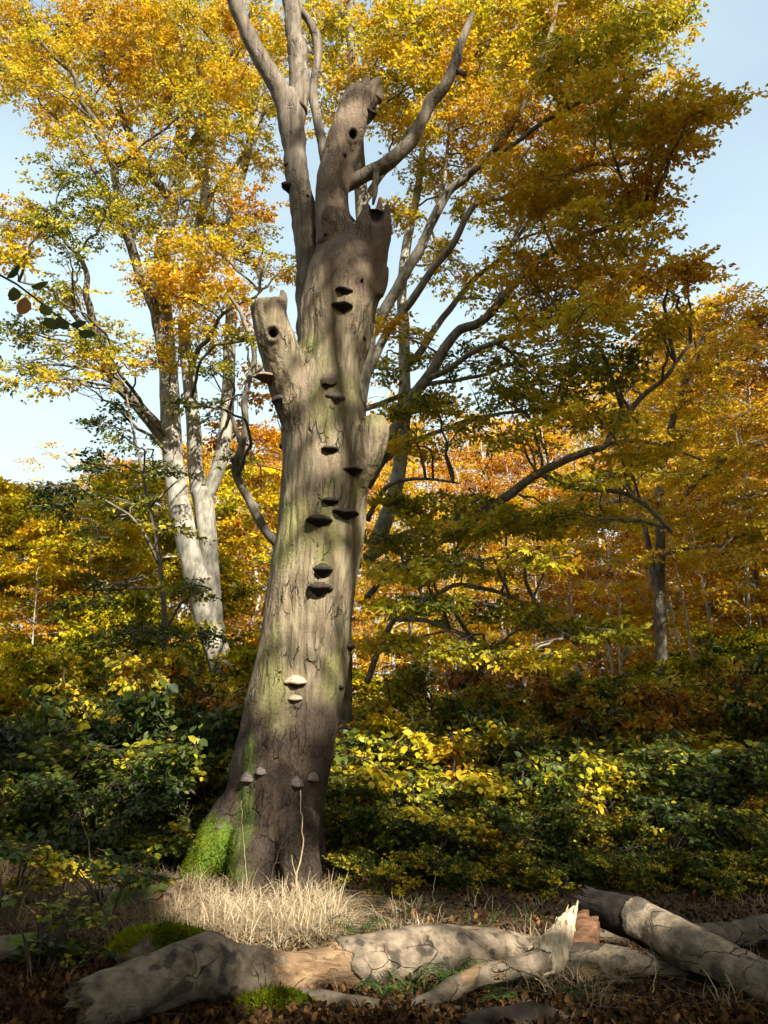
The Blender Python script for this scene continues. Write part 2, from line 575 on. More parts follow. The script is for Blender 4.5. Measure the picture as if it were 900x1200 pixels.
# ------------------------------------------------------------------ leaves
def make_fan(seed, n_main=7, L=0.085, length=0.5, side=2, rich=False, width=0.30, rough=0.35):
    """a flat beech spray: leaves alternating along a twig and its side twigs. x forward, z up"""
    g = np.random.default_rng(seed)
    tw = [(np.zeros(3), 0.0, length, n_main)]
    for s in range(side):
        t = 0.25 + 0.45 * s / max(side, 1)
        a = (1 if s % 2 else -1) * g.uniform(0.6, 0.95)
        tw.append((np.array([t * length, 0, 0]), a, length * g.uniform(0.45, 0.65), max(2, n_main - 3)))
    B, A, S = [], [], []
    for o, a, ln, n in tw:
        for k in range(n):
            t = (k + 0.6) / n
            p = o + np.array([math.cos(a), math.sin(a), 0]) * ln * t + np.array([0, 0, g.normal() * 0.02 - 0.05 * t * t])
            for sgn in (-1, 1):
                if g.random() < 0.86:
                    B.append(p + g.normal(size=3) * 0.006)
                    A.append(a + sgn * g.uniform(0.55, 1.15) * (1 - 0.35 * t))
                    S.append(L * g.uniform(0.65, 1.12) * (0.75 + 0.45 * math.sin(math.pi * min(1, t + 0.1))))
        B.append(o + np.array([math.cos(a), math.sin(a), 0]) * ln)
        A.append(a + g.normal() * 0.2)
        S.append(L * 0.9)
    B = np.array(B)
    out = []
    for p, a, s in zip(B, A, S):
        roll = g.normal() * rough * 1.3
        pit = -0.15 + g.normal() * rough
        w = width * g.uniform(0.85, 1.15)
        fold = g.uniform(0.05, 0.16)
        if rich:
            loc = np.array([[0, 0, 0], [.28, -w * .85, fold * .7], [.66, -w * .8, fold * .6], [1, 0, -.06], [.66, w * .8, fold * .6], [.28, w * .85, fold * .7]]) * s
        else:
            loc = np.array([[0, 0, 0], [.45, -w, fold], [1, 0, -.04], [.45, w, fold]]) * s
        cr, sr = math.cos(roll), math.sin(roll)
        loc = loc @ np.array([[1, 0, 0], [0, cr, sr], [0, -sr, cr]])
        cp, sp = math.cos(pit), math.sin(pit)
        loc = loc @ np.array([[cp, 0, sp], [0, 1, 0], [-sp, 0, cp]])
        ca, sa = math.cos(a), math.sin(a)
        loc = loc @ np.array([[ca, sa, 0], [-sa, ca, 0], [0, 0, 1]])
        out.append(loc + p)
    return np.array(out)          # (leaves, 4 or 6, 3)


FANS = [make_fan(s, L=0.098, rough=0.5) for s in range(6)]
FANS_FAR = [make_fan(20 + s, n_main=6, L=0.15, length=0.8, side=2, rough=0.6) for s in range(5)]
FANS_BUSH = [make_fan(40 + s, n_main=4, L=0.105, length=0.38, side=1, rich=True, width=0.37, rough=0.42) for s in range(6)]


def expand(mb, fans, pos, heading, pitch, roll, scale, tint, sd=0.05, gen=None):
    """put a spray of leaves at each position"""
    g = gen or rng
    pos = np.asarray(pos)
    m = len(pos)
    if not m:
        return
    ch, sh = np.cos(heading), np.sin(heading)
    cp, sp = np.cos(pitch), np.sin(pitch)
    X = np.stack([ch * cp, sh * cp, sp], -1)
    Y0 = np.stack([-sh, ch, 0 * sh], -1)
    Z0 = np.cross(X, Y0)
    cr, sr = np.cos(roll)[:, None], np.sin(roll)[:, None]
    Y = Y0 * cr + Z0 * sr
    Z = -Y0 * sr + Z0 * cr
    R = np.stack([X, Y, Z], 1) * np.asarray(scale).reshape(-1, 1, 1)     # rows are axes
    which = g.integers(0, len(fans), m)
    for v, fan in enumerate(fans):
        idx = np.nonzero(which == v)[0]
        if not len(idx):
            continue
        nl, nv = fan.shape[:2]
        V = np.einsum('ljc,mcd->mljd', fan, R[idx]) + pos[idx][:, None, None, :]
        q = np.arange(len(idx) * nl)[:, None] * nv
        t = np.clip(np.repeat(np.asarray(tint)[idx], nl) + g.normal(size=len(idx) * nl) * sd, 0.0, 1.0)
        if nv == 4:
            f3 = np.concatenate([q + np.array([0, 2, 1]), q + np.array([0, 3, 2])])
            mb.add(V, f3=f3, t3=np.concatenate([t, t]))
        else:
            f4 = np.concatenate([q + np.array([0, 3, 2, 1]), q + np.array([0, 5, 4, 3])])
            mb.add(V, f4=f4, t4=np.concatenate([t, t]))


def twigs(mb, A, B, r0=0.006, r1=0.0025):
    """many thin three-sided straight twigs at once"""
    A, B = np.asarray(A, float), np.asarray(B, float)
    m = len(A)
    if not m:
        return
    D = B - A
    D /= np.maximum(np.linalg.norm(D, axis=1)[:, None], 1e-6)
    U = np.cross(D, np.array([0.31, 0.2, 0.93]))
    U /= np.maximum(np.linalg.norm(U, axis=1)[:, None], 1e-6)
    W = np.cross(D, U)
    V = []
    for P, r in ((A, r0), (B, r1)):
        for k in range(3):
            th = 2 * math.pi * k / 3
            V.append(P + (U * math.cos(th) + W * math.sin(th)) * r)
    V = np.stack(V, 1)
    q = np.arange(m)[:, None] * 6
    f = np.concatenate([q + np.array([k, (k + 1) % 3, 3 + (k + 1) % 3, 3 + k]) for k in range(3)])
    mb.add(V, f4=f)


class Tree:
    """a tree grown on traced limbs, with flat leafy layers hung between them"""

    def __init__(self, name, label, cat, base, group=None, bark='beech', limb_bark=None, leaf='leaf', fans=FANS, gen=None):
        self.root = thing(name, label, cat, tuple(base), group)
        self.base = np.asarray(base, float)
        self.bark, self.limb_bark, self.leaf, self.fans = bark, limb_bark or bark, leaf, fans
        self.nodes, self.ax = [], None
        self.g = gen or rng
        self.twig, self.crown = MB(), MB()
        self.sp = []

    def limb(self, pts, r0, r1, name='limb', k=10, jitter=0.0, wob=0.10, pw=1.0, bark=None, flare=0.0):
        pts = np.asarray(pts, float)
        L = np.linalg.norm(np.diff(pts, axis=0), axis=1).sum()
        n = int(max(8, L / 0.12))
        P = resample(pts, n)
        if jitter:
            P = P + jitter * np.stack([fbm(P * 1.3 + 7 * q, 2) for q in range(3)], -1) * np.linspace(0, 1, n)[:, None] ** 0.4
        t = np.linspace(0, 1, n)
        r = r1 + (r0 - r1) * (1 - t) ** pw
        if flare:
            r = r * (1 + flare * np.exp(-t * n * 0.12 / 0.35))
        mb = MB()
        mb.tube(P, r, k, wob=wob, freq=2.2)
        put(name, mb.mesh(name, smooth=True, origin=self.base), M[bark or (self.bark if name == 'trunk' else self.limb_bark)], self.root)
        self.nodes.append(P[int(n * 0.12):])
        if self.ax is None:
            self.ax = P
        return P

    def pad(self, c, rx, ry, rz, n, tint, sd=0.05, scale=1.0, droop=0.16, skip=None, keep_path=None):
        g = self.g
        c = np.asarray(c, float)
        N = np.vstack(self.nodes)
        dv = N - c
        score = np.linalg.norm(dv, axis=1) + 0.9 * np.clip(dv[:, 2] + 0.2, 0, None)
        p = N[np.argmin(score)]
        a = self.ax[np.argmin(np.abs(self.ax[:, 2] - c[2]))]
        out = (c - a) * np.array([1, 1, 0.0])
        out = out / max(np.linalg.norm(out), 1e-6)
        dcp = c - p
        dist = np.linalg.norm(dcp)
        d = out * 0.6 + dcp / max(dist, 1e-6) * 0.6
        d[2] *= 0.3
        d /= max(np.linalg.norm(d), 1e-6)
        end = c + d * rx * 0.75 - np.array([0, 0, droop * rx * 0.5])
        mid = p + dcp * 0.45 + np.array([0, 0, 0.12 * dist]) + g.normal(size=3) * 0.07 * dist
        P = resample([p, mid, c, end], 12)
        P[1:] += g.normal(size=(11, 3)) * 0.022 * (0.5 + 0.3 * dist)
        if keep_path is not None and keep_path(P).any():
            return
        self.twig.tube(P, np.linspace(min(0.05, 0.012 + 0.011 * dist), 0.006, 12), 5, caps=False)
        S = [P[4:]]
        for s in range(int(np.clip(n / 7, 3, 14))):
            q = P[g.integers(3, 12)]
            v = g.normal(size=3)
            v = v / np.linalg.norm(v) * g.random() ** 0.4
            e = c + v * np.array([rx, ry, rz]) * 0.85
            hv = e - q
            m1 = q + hv * 0.5 + g.normal(size=3) * 0.09 * np.linalg.norm(hv)
            Q = resample([q, m1, e], 7)
            if keep_path is None:
                self.twig.tube(Q, np.linspace(0.011, 0.0035, 7), 3, caps=False)
            S.append(Q[1:])
        S = np.vstack(S)
        v = g.normal(size=(n, 3))
        v = v / np.linalg.norm(v, axis=1)[:, None] * (g.random(n) ** 0.42)[:, None]
        pos = c + v * np.array([rx, ry, rz])
        rad = ((pos - c) @ d)
        pos[:, 2] -= droop * np.clip(rad, -0.4 * rx, None)
        # leave holes where a slow noise says so
        keep = fbm(pos * np.array([1.1, 1.1, 1.8]) + 5.1, 2) > -0.30
        if skip is not None:
            keep &= ~skip(pos)
        pos = pos[keep]
        if not len(pos):
            return
        dd = ((pos[:, None, :] - S[None, :, :]) ** 2).sum(-1)
        q = S[np.argmin(dd, 1)]
        h = pos - q
        h2 = h[:, :2] + d[:2] * 0.25 + g.normal(size=(len(pos), 2)) * 0.10
        head = np.arctan2(h2[:, 1], h2[:, 0])
        pit = -0.10 + g.normal(size=len(pos)) * 0.22
        fl = 0.48 * scale
        fw = np.stack([np.cos(head) * np.cos(pit), np.sin(head) * np.cos(pit), np.sin(pit)], -1)
        o = pos - fw * fl * 0.5
        if keep_path is None:
            twigs(self.twig, q, o, 0.006, 0.004)
        twigs(self.twig, o, o + fw * fl * 0.9, 0.004, 0.0015)
        tt = tint + g.normal(size=len(pos)) * 0.045 + 0.16 * fbm(pos * 0.9 + 31.7, 2)
        expand(self.crown, self.fans, o, head, pit, g.normal(size=len(pos)) * 0.22, scale * g.uniform(0.8, 1.15, len(pos)), tt, sd, g)

    def finish(self):
        if self.twig.n:
            o = put('twigs', self.twig.mesh('twigs', origin=self.base), M[self.limb_bark], self.root)
            o['kind'] = 'stuff'
        if self.crown.n:
            o = put('crown', self.crown.mesh('crown', origin=self.base, tint=True), M[self.leaf], self.root)
            o['kind'] = 'stuff'
        return self.root


def photo_pads(T, rows, Y, jitterY=1.4, layers=2, dens=1.0):
    """rows: (px, py, half width px, half height px, depth offset, tint, density)"""
    for (px, py, rx, ry, dy, tint, den) in rows:
        for L in range(layers):
            y = Y + dy + (L - (layers - 1) / 2) * 1.5 + T.g.uniform(-jitterY, jitterY)
            k = mpp(px, py, y)
            a = T.g.normal(size=2) * np.array([rx, ry]) * 0.14
            c = at(px + a[0], py + a[1], y)
            den = den * (0.85 if (T.root.name == 'spreading_beech' and py > 360) else 1.5 if den < .7 and tint > .45 and T.root.name == 'forked_beech' else 1.0)
            n = int(max(5, dens * den * math.pi * rx * ry / 128 / layers * (14.0 / Y) ** 0 * 1.0))
            tint_ = tint - (0.05 if T.root.name == 'spreading_beech' and py > 330 else 0.01)
            T.pad(c, rx * k, rx * k * 0.85, max(0.16, ry * k * 0.9), n, tint_)


# ================================================================== the dead beech
SY = 9.0
base = at(310, 1040, SY)
base[2] = 0.0
snag = thing('dead_beech', 'tall leaning broken dead beech trunk studded with bracket fungi and a mossy foot', 'dead tree', tuple(base))


def rows_to_tube(rows, Y):
    P, r = [], []
    for (y, a, b) in rows:
        A, B = at(a, y, Y), at(b, y, Y)
        P.append((A + B) / 2)
        r.append(np.linalg.norm(B - A) / 2)
    return np.array(P), np.array(r)


def px_tube(pts, Y):
    """pts: (px, py, radius px, depth offset)"""
    P = np.array([at(a, b, Y + d) for a, b, r, d in pts])
    R = np.array([r * mpp(a, b, Y + d) for a, b, r, d in pts])
    Q = resample(np.column_stack([P, R]), max(6, int(np.linalg.norm(np.diff(P, axis=0), axis=1).sum() / 0.06)))
    return Q[:, :3], Q[:, 3]


SNAG_ROWS = [(1062, 240, 380), (1040, 246, 373), (1000, 254, 373), (950, 262, 378), (900, 271, 386), (850, 283, 395), (800, 296, 402), (740, 306, 411),
             (680, 316, 418), (620, 325, 426), (560, 330, 431), (520, 331, 431), (480, 330, 427), (450, 336, 425), (430, 345, 426),
             (400, 350, 433), (360, 352, 442), (330, 357, 449), (308, 363, 446), (288, 370, 432), (268, 371, 418), (250, 370, 410),
             (220, 371, 410), (190, 378, 416), (160, 385, 426), (130, 395, 434), (112, 404, 444)]
P, r = rows_to_tube(SNAG_ROWS, SY)
Q = resample(np.column_stack([P, r]), 160)
sb = MB()
sb.tube(Q[:, :3], Q[:, 3], 40)
for pts in ([(352, 500, 20, -.12), (340, 450, 25, -.25), (327, 410, 24, -.38), (318, 380, 21, -.45), (312, 354, 19.5, -.5)],        # cut left stub
            [(418, 580, 6, -.20), (426, 550, 15, -.28), (434, 522, 19, -.32), (437, 502, 18.5, -.36), (436, 488, 14, -.38)],          # rounded burr
            [(418, 345, 26, -.05), (430, 305, 25, -.08), (437, 275, 23, -.10), (440, 257, 20, -.10)],                                # broken right stump
            [(438, 345, 12, -.1), (446, 328, 10, -.12), (450, 312, 7, -.12)],
            [(388, 285, 18, -.2), (388, 258, 13, -.3), (390, 243, 8, -.33)],                                                          # knob
            [(295, 930, 30, -.1), (258, 985, 27, -.25), (228, 1025, 20, -.3), (205, 1050, 13, -.3)],                                  # mossy root
            [(300, 980, 30, -.35), (292, 1030, 24, -.6), (285, 1062, 15, -.75)],
            [(345, 960, 28, -.30), (352, 1020, 24, -.5), (360, 1058, 16, -.6)],
            [(350, 990, 26, .2), (375, 1040, 18, .35)], [(280, 980, 26, .3), (262, 1030, 20, .6)],
            [(427, 120, 8, .0), (436, 102, 6, .0), (446, 92, 2.5, 0)], [(415, 125, 8, -.1), (424, 104, 5, -.1), (431, 90, 2, -.1)],   # splinters at the top
            [(408, 118, 5, .1), (414, 104, 1.5, .1)], [(441, 118, 7, .1), (445, 104, 4, .1)],
            [(424, 268, 6, -.1), (428, 250, 5, -.12), (431, 240, 2, -.12)], [(452, 270, 6, -.1), (454, 250, 5, -.1), (455, 238, 2, -.1)],
            [(440, 268, 6, .15), (444, 247, 4, .15), (446, 232, 1.5, .15)],
            [(329, 365, 6, -.45), (332, 350, 4, -.45), (331, 341, 1.5, -.45)], [(299, 365, 6, -.5), (297, 357, 3, -.5)]):
    A, R = px_tube(pts, SY)
    sb.tube(A, R, 18)
tmp = bpy.data.objects.new('tmp', sb.mesh('tmp'))
C.objects.link(tmp)
md = tmp.modifiers.new('remesh', 'REMESH')
md.mode = 'VOXEL'
md.voxel_size = 0.021
sm = tmp.modifiers.new('smooth', 'SMOOTH')
sm.factor = 0.5
sm.iterations = 5
dg = bpy.context.evaluated_depsgraph_get()
me = bpy.data.meshes.new_from_object(tmp.evaluated_get(dg))
bpy.data.objects.remove(tmp)


def coords(me):
    v = np.empty(len(me.vertices) * 3, np.float32)
    me.vertices.foreach_get('co', v)
    n = np.empty(len(me.vertices) * 3, np.float32)
    me.vertices.foreach_get('normal', n)
    return v.reshape(-1, 3).astype(float), n.reshape(-1, 3).astype(float)


def smoothstep(a, b, x):
    t = np.clip((x - a) / (b - a), 0, 1)
    return t * t * (3 - 2 * t)


V, Nn = coords(me)
z = V[:, 2]
rough_low = 1 - smoothstep(1.2, 2.6, z)
rib = fbm(V * np.array([4.5, 4.5, 0.55]) + 2.0, 2)
fine = fbm(V * np.array([17, 17, 3.0]), 2)
crack = np.clip(0.16 - np.abs(fbm(V * np.array([9, 9, 1.0]) + 11, 2)), 0, 1) / 0.16
crackmask = smoothstep(-0.1, 0.25, fbm(V * np.array([1.6, 1.6, 0.9]) + 40, 2))
lump = fbm(V * 1.4 + 9, 2)
disp = 0.022 * rib + 0.009 * fine + 0.022 * lump - 0.013 * crack * crackmask + rough_low * (0.022 * fbm(V * np.array([7, 7, 2.5]) + 3, 3))
V = V + Nn * disp[:, None]
hole = np.zeros(len(V))


def punch(px, py, rpx, depth, rim=0.25, asp=1.25, Y=SY):
    """a knot hole: push the surface in around the pixel's ray, with a swollen rim"""
    d = ray(px, py)
    d = d / np.linalg.norm(d)
    W = V - EYE
    t = W @ d
    off = W - t[:, None] * d
    rad = rpx * mpp(px, py, Y)
    q = np.sqrt((off[:, 0] / rad) ** 2 + (off[:, 1] ** 2 + off[:, 2] ** 2) / (rad * asp) ** 2)
    near = (Nn @ d < 0.1) & (t < np.min(t[q < 1.5], initial=1e9) + 0.35)
    w = np.where(near, 1 - smoothstep(0.55, 1.05, q), 0)
    rm = np.where(near, np.exp(-((q - 1.35) / 0.3) ** 2), 0) * rim * rad
    V[:] += d * (w * depth)[:, None] + Nn * rm[:, None]
    hole[:] = np.maximum(hole, w)


punch(320, 391, 5.0, 0.14, 0.6)
punch(413, 158, 4.5, 0.13, 0.3)
punch(441, 250, 10, 0.10, 0.0)
punch(415, 255, 5, 0.08, 0.0)
for hx, hy, hr in ((382, 276, 1.8), (424, 330, 2.0), (404, 183, 2.0), (372, 640, 1.6)):
    punch(hx, hy, hr, 0.05, 0.1)
me.vertices.foreach_set('co', (V - base).astype(np.float32).ravel())
me.polygons.foreach_set('use_smooth', np.ones(len(me.polygons), bool))
me.update()
nz1 = fbm(V * np.array([2.2, 2.2, 1.2]) + 5, 3)
nz2 = fbm(V * np.array([5, 5, 1.2]) + 50, 3)
root_l = at(234, 1010, SY - .3)
dm = np.linalg.norm((V - root_l) * np.array([1.0, 0.6, 1.1]), axis=1)
moss = smoothstep(0.62, 0.34, dm + 0.20 * nz1 + 0.10 * nz2)
streak = at(293, 890, SY - .5)
moss = np.maximum(moss, 0.45 * smoothstep(0.25, 0.05, np.linalg.norm((V - streak) * np.array([2.2, 0.6, 0.5]), axis=1) + 0.15 * nz1))
streak = at(288, 960, SY - .5)
moss = np.maximum(moss, 0.44 * smoothstep(0.3, 0.08, np.linalg.norm((V - streak) * np.array([2.0, 0.6, 0.5]), axis=1) + 0.18 * nz1))
crotch = at(368, 408, SY - .25)
moss = np.maximum(moss, 0.42 * smoothstep(0.24, 0.08, np.linalg.norm((V - crotch) * np.array([0.8, 0.5, 1.0]), axis=1) + 0.1 * nz1))
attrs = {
    'dark_base': smoothstep(2.15, 1.60, z + 0.28 * nz1 + 0.12 * nz2),  # bark turns darker brown below a ragged line near the foot
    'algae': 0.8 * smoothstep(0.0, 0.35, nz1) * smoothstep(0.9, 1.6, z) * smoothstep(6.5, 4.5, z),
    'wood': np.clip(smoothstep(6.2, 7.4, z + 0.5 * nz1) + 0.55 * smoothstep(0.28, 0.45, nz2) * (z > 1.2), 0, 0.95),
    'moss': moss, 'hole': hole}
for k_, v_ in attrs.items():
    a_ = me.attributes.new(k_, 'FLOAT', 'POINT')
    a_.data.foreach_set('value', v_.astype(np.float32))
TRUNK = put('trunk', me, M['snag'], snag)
bvh = BVHTree.FromPolygons([tuple(v) for v in V], [tuple(p.vertices) for p in me.polygons])

# moss cushion on the left root: short upright tufts
mb = MB()
V2, N2 = coords(me)
sel = np.nonzero((moss > 0.45) & (rng.random(len(V)) < 0.9))[0]
pos, nor = V2[sel], N2[sel]
for rep in range(3):
    o = pos + rng.normal(size=pos.shape) * 0.012 - nor * 0.004
    tip = o + (nor * 0.6 + rng.normal(size=pos.shape) * 0.45) * (0.018 * moss[sel])[:, None]
    sd_ = np.cross(tip - o, rng.normal(size=pos.shape))
    sd_ /= np.linalg.norm(sd_, axis=1)[:, None]
    W = np.stack([o - sd_ * 0.006, o + sd_ * 0.006, tip], 1)
    mb.add(W, f3=np.arange(len(o) * 3).reshape(-1, 3), t3=np.clip(0.55 + 0.8 * nz1[sel] + rng.normal(size=len(o)) * 0.15, 0, 1))
tag(put('moss', mb.mesh('moss', tint=True), M['moss'], snag), 'bright green moss on the root', kind='stuff').parent = TRUNK


def snag_limb(name, pts, k=28, wob=0.16, mat='stem'):
    A, R = px_tube(pts, SY)
    m_ = MB()
    A = A + 0.012 * np.stack([fbm(A * 2.5 + 3 * q, 2) for q in range(3)], -1)
    m_.tube(A, R, k, wob=wob, freq=3.5)
    return put(name, m_.mesh(name, smooth=True, origin=base), M[mat], snag)


snag_limb('stem', [(374, 430, 18, .15), (367, 385, 19, .16), (363, 330, 16, .18), (361, 290, 15, .2), (355, 245, 14.5, .2), (348, 200, 13, .2),
                   (343, 160, 14, .2), (341, 130, 16, .2), (340, 112, 13, .2)], k=22)
snag_limb('limb', [(336, 130, 11, .2), (326, 102, 11.5, .15), (312, 78, 10.5, .1), (300, 58, 10, .05), (288, 32, 9, 0), (276, 4, 8.5, -.1), (262, -50, 8, -.2), (250, -120, 6, -.3)])
snag_limb('limb', [(347, 130, 13, .2), (351, 95, 12.5, .22), (349, 62, 11.5, .25), (344, 40, 10, .3), (341, 10, 10, .3), (336, -50, 9, .3), (334, -130, 7, .4)])
snag_limb('limb', [(385, 200, 7, .35), (377, 165, 6, .4), (371, 135, 5.5, .45), (367, 110, 5, .5), (372, 70, 5, .5), (371, 45, 5.5, .5), (360, 22, 4.5, .45), (349, 8, 4, .4), (345, -20, 3, .4)], k=12)
snag_limb('limb', [(402, 218, 9, .1), (425, 206, 8.5, .05), (448, 196, 8.5, 0), (467, 180, 8, -.1), (484, 162, 8, -.1), (494, 142, 7.5, -.2), (506, 118, 7.5, -.2), (521, 102, 7.5, -.25),
                   (531, 80, 6.5, -.3), (537, 60, 5.5, -.3), (545, 38, 4.5, -.3), (555, 16, 2.5, -.3)], k=14, wob=0.16)
snag_limb('side_twig', [(527, 90, 5, -.25), (536, 84, 4, -.3), (546, 88, 3, -.35)], k=8)
snag_limb('hanging_splinter', [(441, 198, 4.5, -.05), (440, 212, 4, -.08), (439, 228, 3, -.1), (437, 240, 1.5, -.1)], k=8, wob=0.3)


# ------------------------------------------------------------------ bracket fungi
def bracket_meshes(w, h, proj, drop, seed, dome=1.0, thick=0.2, taper=0.15):
    """a shelf: local x sideways, y outward, z up; returns the cap (top and rim) and the pore surface below"""
    g = np.random.default_rng(seed)
    na, ns = 22, 10
    a = np.linspace(-0.06, math.pi + 0.06, na)
    lob = 1 + 0.07 * np.sin(3 * a + g.uniform(0, 6)) + 0.05 * np.sin(5 * a + g.uniform(0, 6)) + 0.025 * g.normal(size=na)
    s = np.linspace(0, 1, ns)
    A, S = np.meshgrid(a, s)
    X = np.cos(A) * w / 2 * S ** 0.8 * lob
    Yo = np.sin(A) * proj * S ** 0.9 * lob - 0.04
    ridge = 0.05 * h * np.sin(S * 19)
    Zt = dome * h * (1 - S ** 1.7) + ridge - drop * S * np.sin(np.clip(A, 0, math.pi)) + 0.03 * h * np.sin(A * 4 + g.uniform(0, 6)) * S
    top = np.stack([X, Yo, Zt], -1)
    rim = []
    for rs, dz in ((1.01, -0.25), (1.0, -0.55), (0.96, -0.85), (0.91, -1.0)):
        rim.append(np.stack([X[-1] * rs, Yo[-1] * rs, Zt[-1] + dz * h * thick], -1))
    capG = np.concatenate([top, np.array(rim)], 0)
    P_ = []
    for q in np.linspace(0.92, 0.0, 7):
        P_.append(np.stack([X[-1] * q, Yo[-1] * q - 0.02 * (1 - q), Zt[-1] * q - thick * h - taper * h * (1 - q) ** 1.3], -1))
    poreG = np.array(P_)

    def grid(G, name):
        m_ = MB()
        n1, n2 = G.shape[:2]
        i = (np.arange(n1 - 1)[:, None] * n2 + np.arange(n2 - 1)[None, :]).ravel()
        m_.add(G, f4=np.stack([i, i + 1, i + n2 + 1, i + n2], -1))
        return m_.mesh(name, smooth=True)
    return grid(capG, 'cap'), grid(poreG, 'pore_surface')


def fungus(px, py, wpx, hpx, label, cap='cap_dark', pore='pores_dark', out=None, proj=0.62, drop=0.10, Y=SY, name='bracket_fungus', dome=None, thick=None, force=False):
    d = Vector(ray(px, py)).normalized()
    hit = bvh.ray_cast(Vector(EYE), d)
    if hit[0] is None or force:
        q = bvh.find_nearest(Vector(at(px, py, Y)))
        p, n = q[0], q[1]
    else:
        p, n = hit[0], hit[1]
    if isinstance(out, tuple):
        n = Vector(out)
    n = Vector((n[0], n[1], 0)).normalized()
    k = mpp(px, py, p[1])
    seed = int(px * 7 + py)
    hi = p[2] > 2.0
    c, u = bracket_meshes(wpx * k, hpx * k * 0.95, wpx * k * proj, hpx * k * drop, seed, dome or (0.40 if hi else 0.9), thick or (0.17 if hi else 0.16), 0.75 if hi else 0.15)
    t = thing(name, label, 'fungus', (p[0] - n[0] * 0.02, p[1] - n[1] * 0.02, p[2] - hpx * k * 0.25), 'bracket fungi on the dead beech')
    t.rotation_euler = (0, 0, math.atan2(n[1], n[0]) - math.pi / 2)
    co_ = put('cap', c, M[cap], t)
    put('pore_surface', u, M[pore], co_)
    return t


fungus(403, 336, 21, 11, 'small dark bracket fungus, upper one of the close pair under the two broken crowns')
fungus(401, 354, 25, 13, 'dark bracket fungus, lower one of the close pair under the two broken crowns')
fungus(428, 393, 11, 10, 'small lone dark bracket fungus at the trunk edge below the broken stump')
fungus(303, 438, 26, 12, 'broad pale tan bracket fungus sticking out sideways below the cut stub', 'cap_pale', 'pores_brown', out=(-0.93, -0.45, 0), proj=0.8, Y=8.55, force=True)
fungus(319, 462, 17, 18, 'dark grey bracket fungus hanging beneath the pale tan one below the cut stub', 'cap_grey', 'pores_dark', out=(-0.9, -0.5, 0), Y=8.6, force=True)
fungus(384, 436, 22, 24, 'hoof-shaped banded brown bracket fungus in the fork beside the cut stub', 'cap_brown', 'pores_dark', proj=0.55, drop=0.2, dome=.5, thick=.3)
fungus(394, 458, 25, 20, 'thick banded bracket fungus just below the hoof-shaped one in the fork', 'cap_grey', 'pores_brown', proj=0.6, drop=0.2)
fungus(388, 523, 24, 10, 'thin dark bracket fungus alone on the trunk beside the rounded burr')
fungus(413, 546, 28, 13, 'dark shelf fungus with a pale rim directly below the rounded burr', 'cap_grey')
fungus(387, 583, 24, 12, 'smaller top fungus of the cluster of three dark brackets')
fungus(374, 604, 33, 16, 'wide dark bracket fungus, lower outer one of the cluster of three, towards the forked beech')
fungus(406, 597, 33, 13, 'wide dark bracket fungus, lower one of the cluster of three, towards the orange trees', 'cap_dark')
fungus(378, 661, 28, 18, 'ridged dark bracket fungus, upper of the large pair halfway up the trunk')
fungus(374, 683, 33, 17, 'ridged dark bracket fungus, lower of the large pair halfway up the trunk')
fungus(347, 795, 27, 13, 'pale lit bracket fungus, larger upper one of the pair above the dark bark', 'cap_pale', 'pores_dark', dome=.75, thick=.2)
fungus(344, 816, 21, 9, 'pale lit bracket fungus, smaller lower one of the pair above the dark bark', 'cap_pale', 'pores_dark', dome=.75, thick=.2)
fungus(400, 802, 16, 9, 'small dark bracket fungus jutting from the trunk side level with the pale pair', out=(0.9, -0.4, 0))
fungus(290, 909, 19, 14, 'grey cone-topped bracket fungus on dark bark above the mossy root', 'cap_grey', 'pores_dark', proj=0.7)
fungus(306, 902, 17, 11, 'small grey bracket fungus touching the cone-topped one above the mossy root', 'cap_grey', 'pores_dark', proj=0.7)
fungus(350, 915, 18, 14, 'grey bracket fungus, lower of the pair above the tall pale stalk', 'cap_grey', 'pores_dark', proj=0.7)
fungus(366, 908, 19, 14, 'grey pointed bracket fungus, upper of the pair above the tall pale stalk', 'cap_grey', 'pores_dark', proj=0.7)
fungus(364, 880, 6, 5, 'tiny round pale fungus button on the dark lower bark', 'cap_pale', 'pores_brown')
fungus(326, 516, 15, 16, 'brown bracket fungus on the trunk edge facing the forked beech, level with the burr', 'cap_pale', 'pores_dark', out=(-0.95, -0.3, 0))
fungus(254, 967, 15, 8, 'grey bracket fungus low on the trunk just above the mossy root', 'cap_grey', 'pores_dark', out=(-0.85, -0.5, 0))
fungus(409, 752, 20, 14, 'dark rough bracket fungus on the trunk side facing the orange trees', out=(0.85, -0.5, 0))
fungus(434, 128, 18, 14, 'dark bracket fungus just under the jagged broken top', out=(0.8, -0.6, 0))
for (fx, fy, fw, fh, o_, lab) in ((334, 214, 15, 14, (-0.9, -0.45, 0), 'dark round bracket fungus on the outer side of the bare second stem, lower of two'),
                                  (333, 190, 9, 9, (-0.9, -0.45, 0), 'tiny dark bracket fungus on the outer side of the bare second stem, upper of two'),
                                  (362, 228, 13, 13, (0.6, -0.8, 0), 'dark wedge-shaped bracket fungus between the two bare stems')):
    p = at(fx + 3 * np.sign(-o_[0]), fy, SY + 0.12)
    k = mpp(fx, fy, SY)
    c_, u_ = bracket_meshes(fw * k, fh * k * 0.9, fw * k * 0.75, 0.05 * fh * k, int(fx + fy), 0.4, 0.2, 0.7)
    t = thing('bracket_fungus', lab, 'fungus', tuple(p - np.array([0, 0, 0.3 * fh * k])), 'bracket fungi on the dead beech')
    t.rotation_euler = (0, 0, math.atan2(o_[1], o_[0]) - math.pi / 2)
    co_ = put('cap', c_, M['cap_dark'], t)
    put('pore_surface', u_, M['pores_dark'], co_)

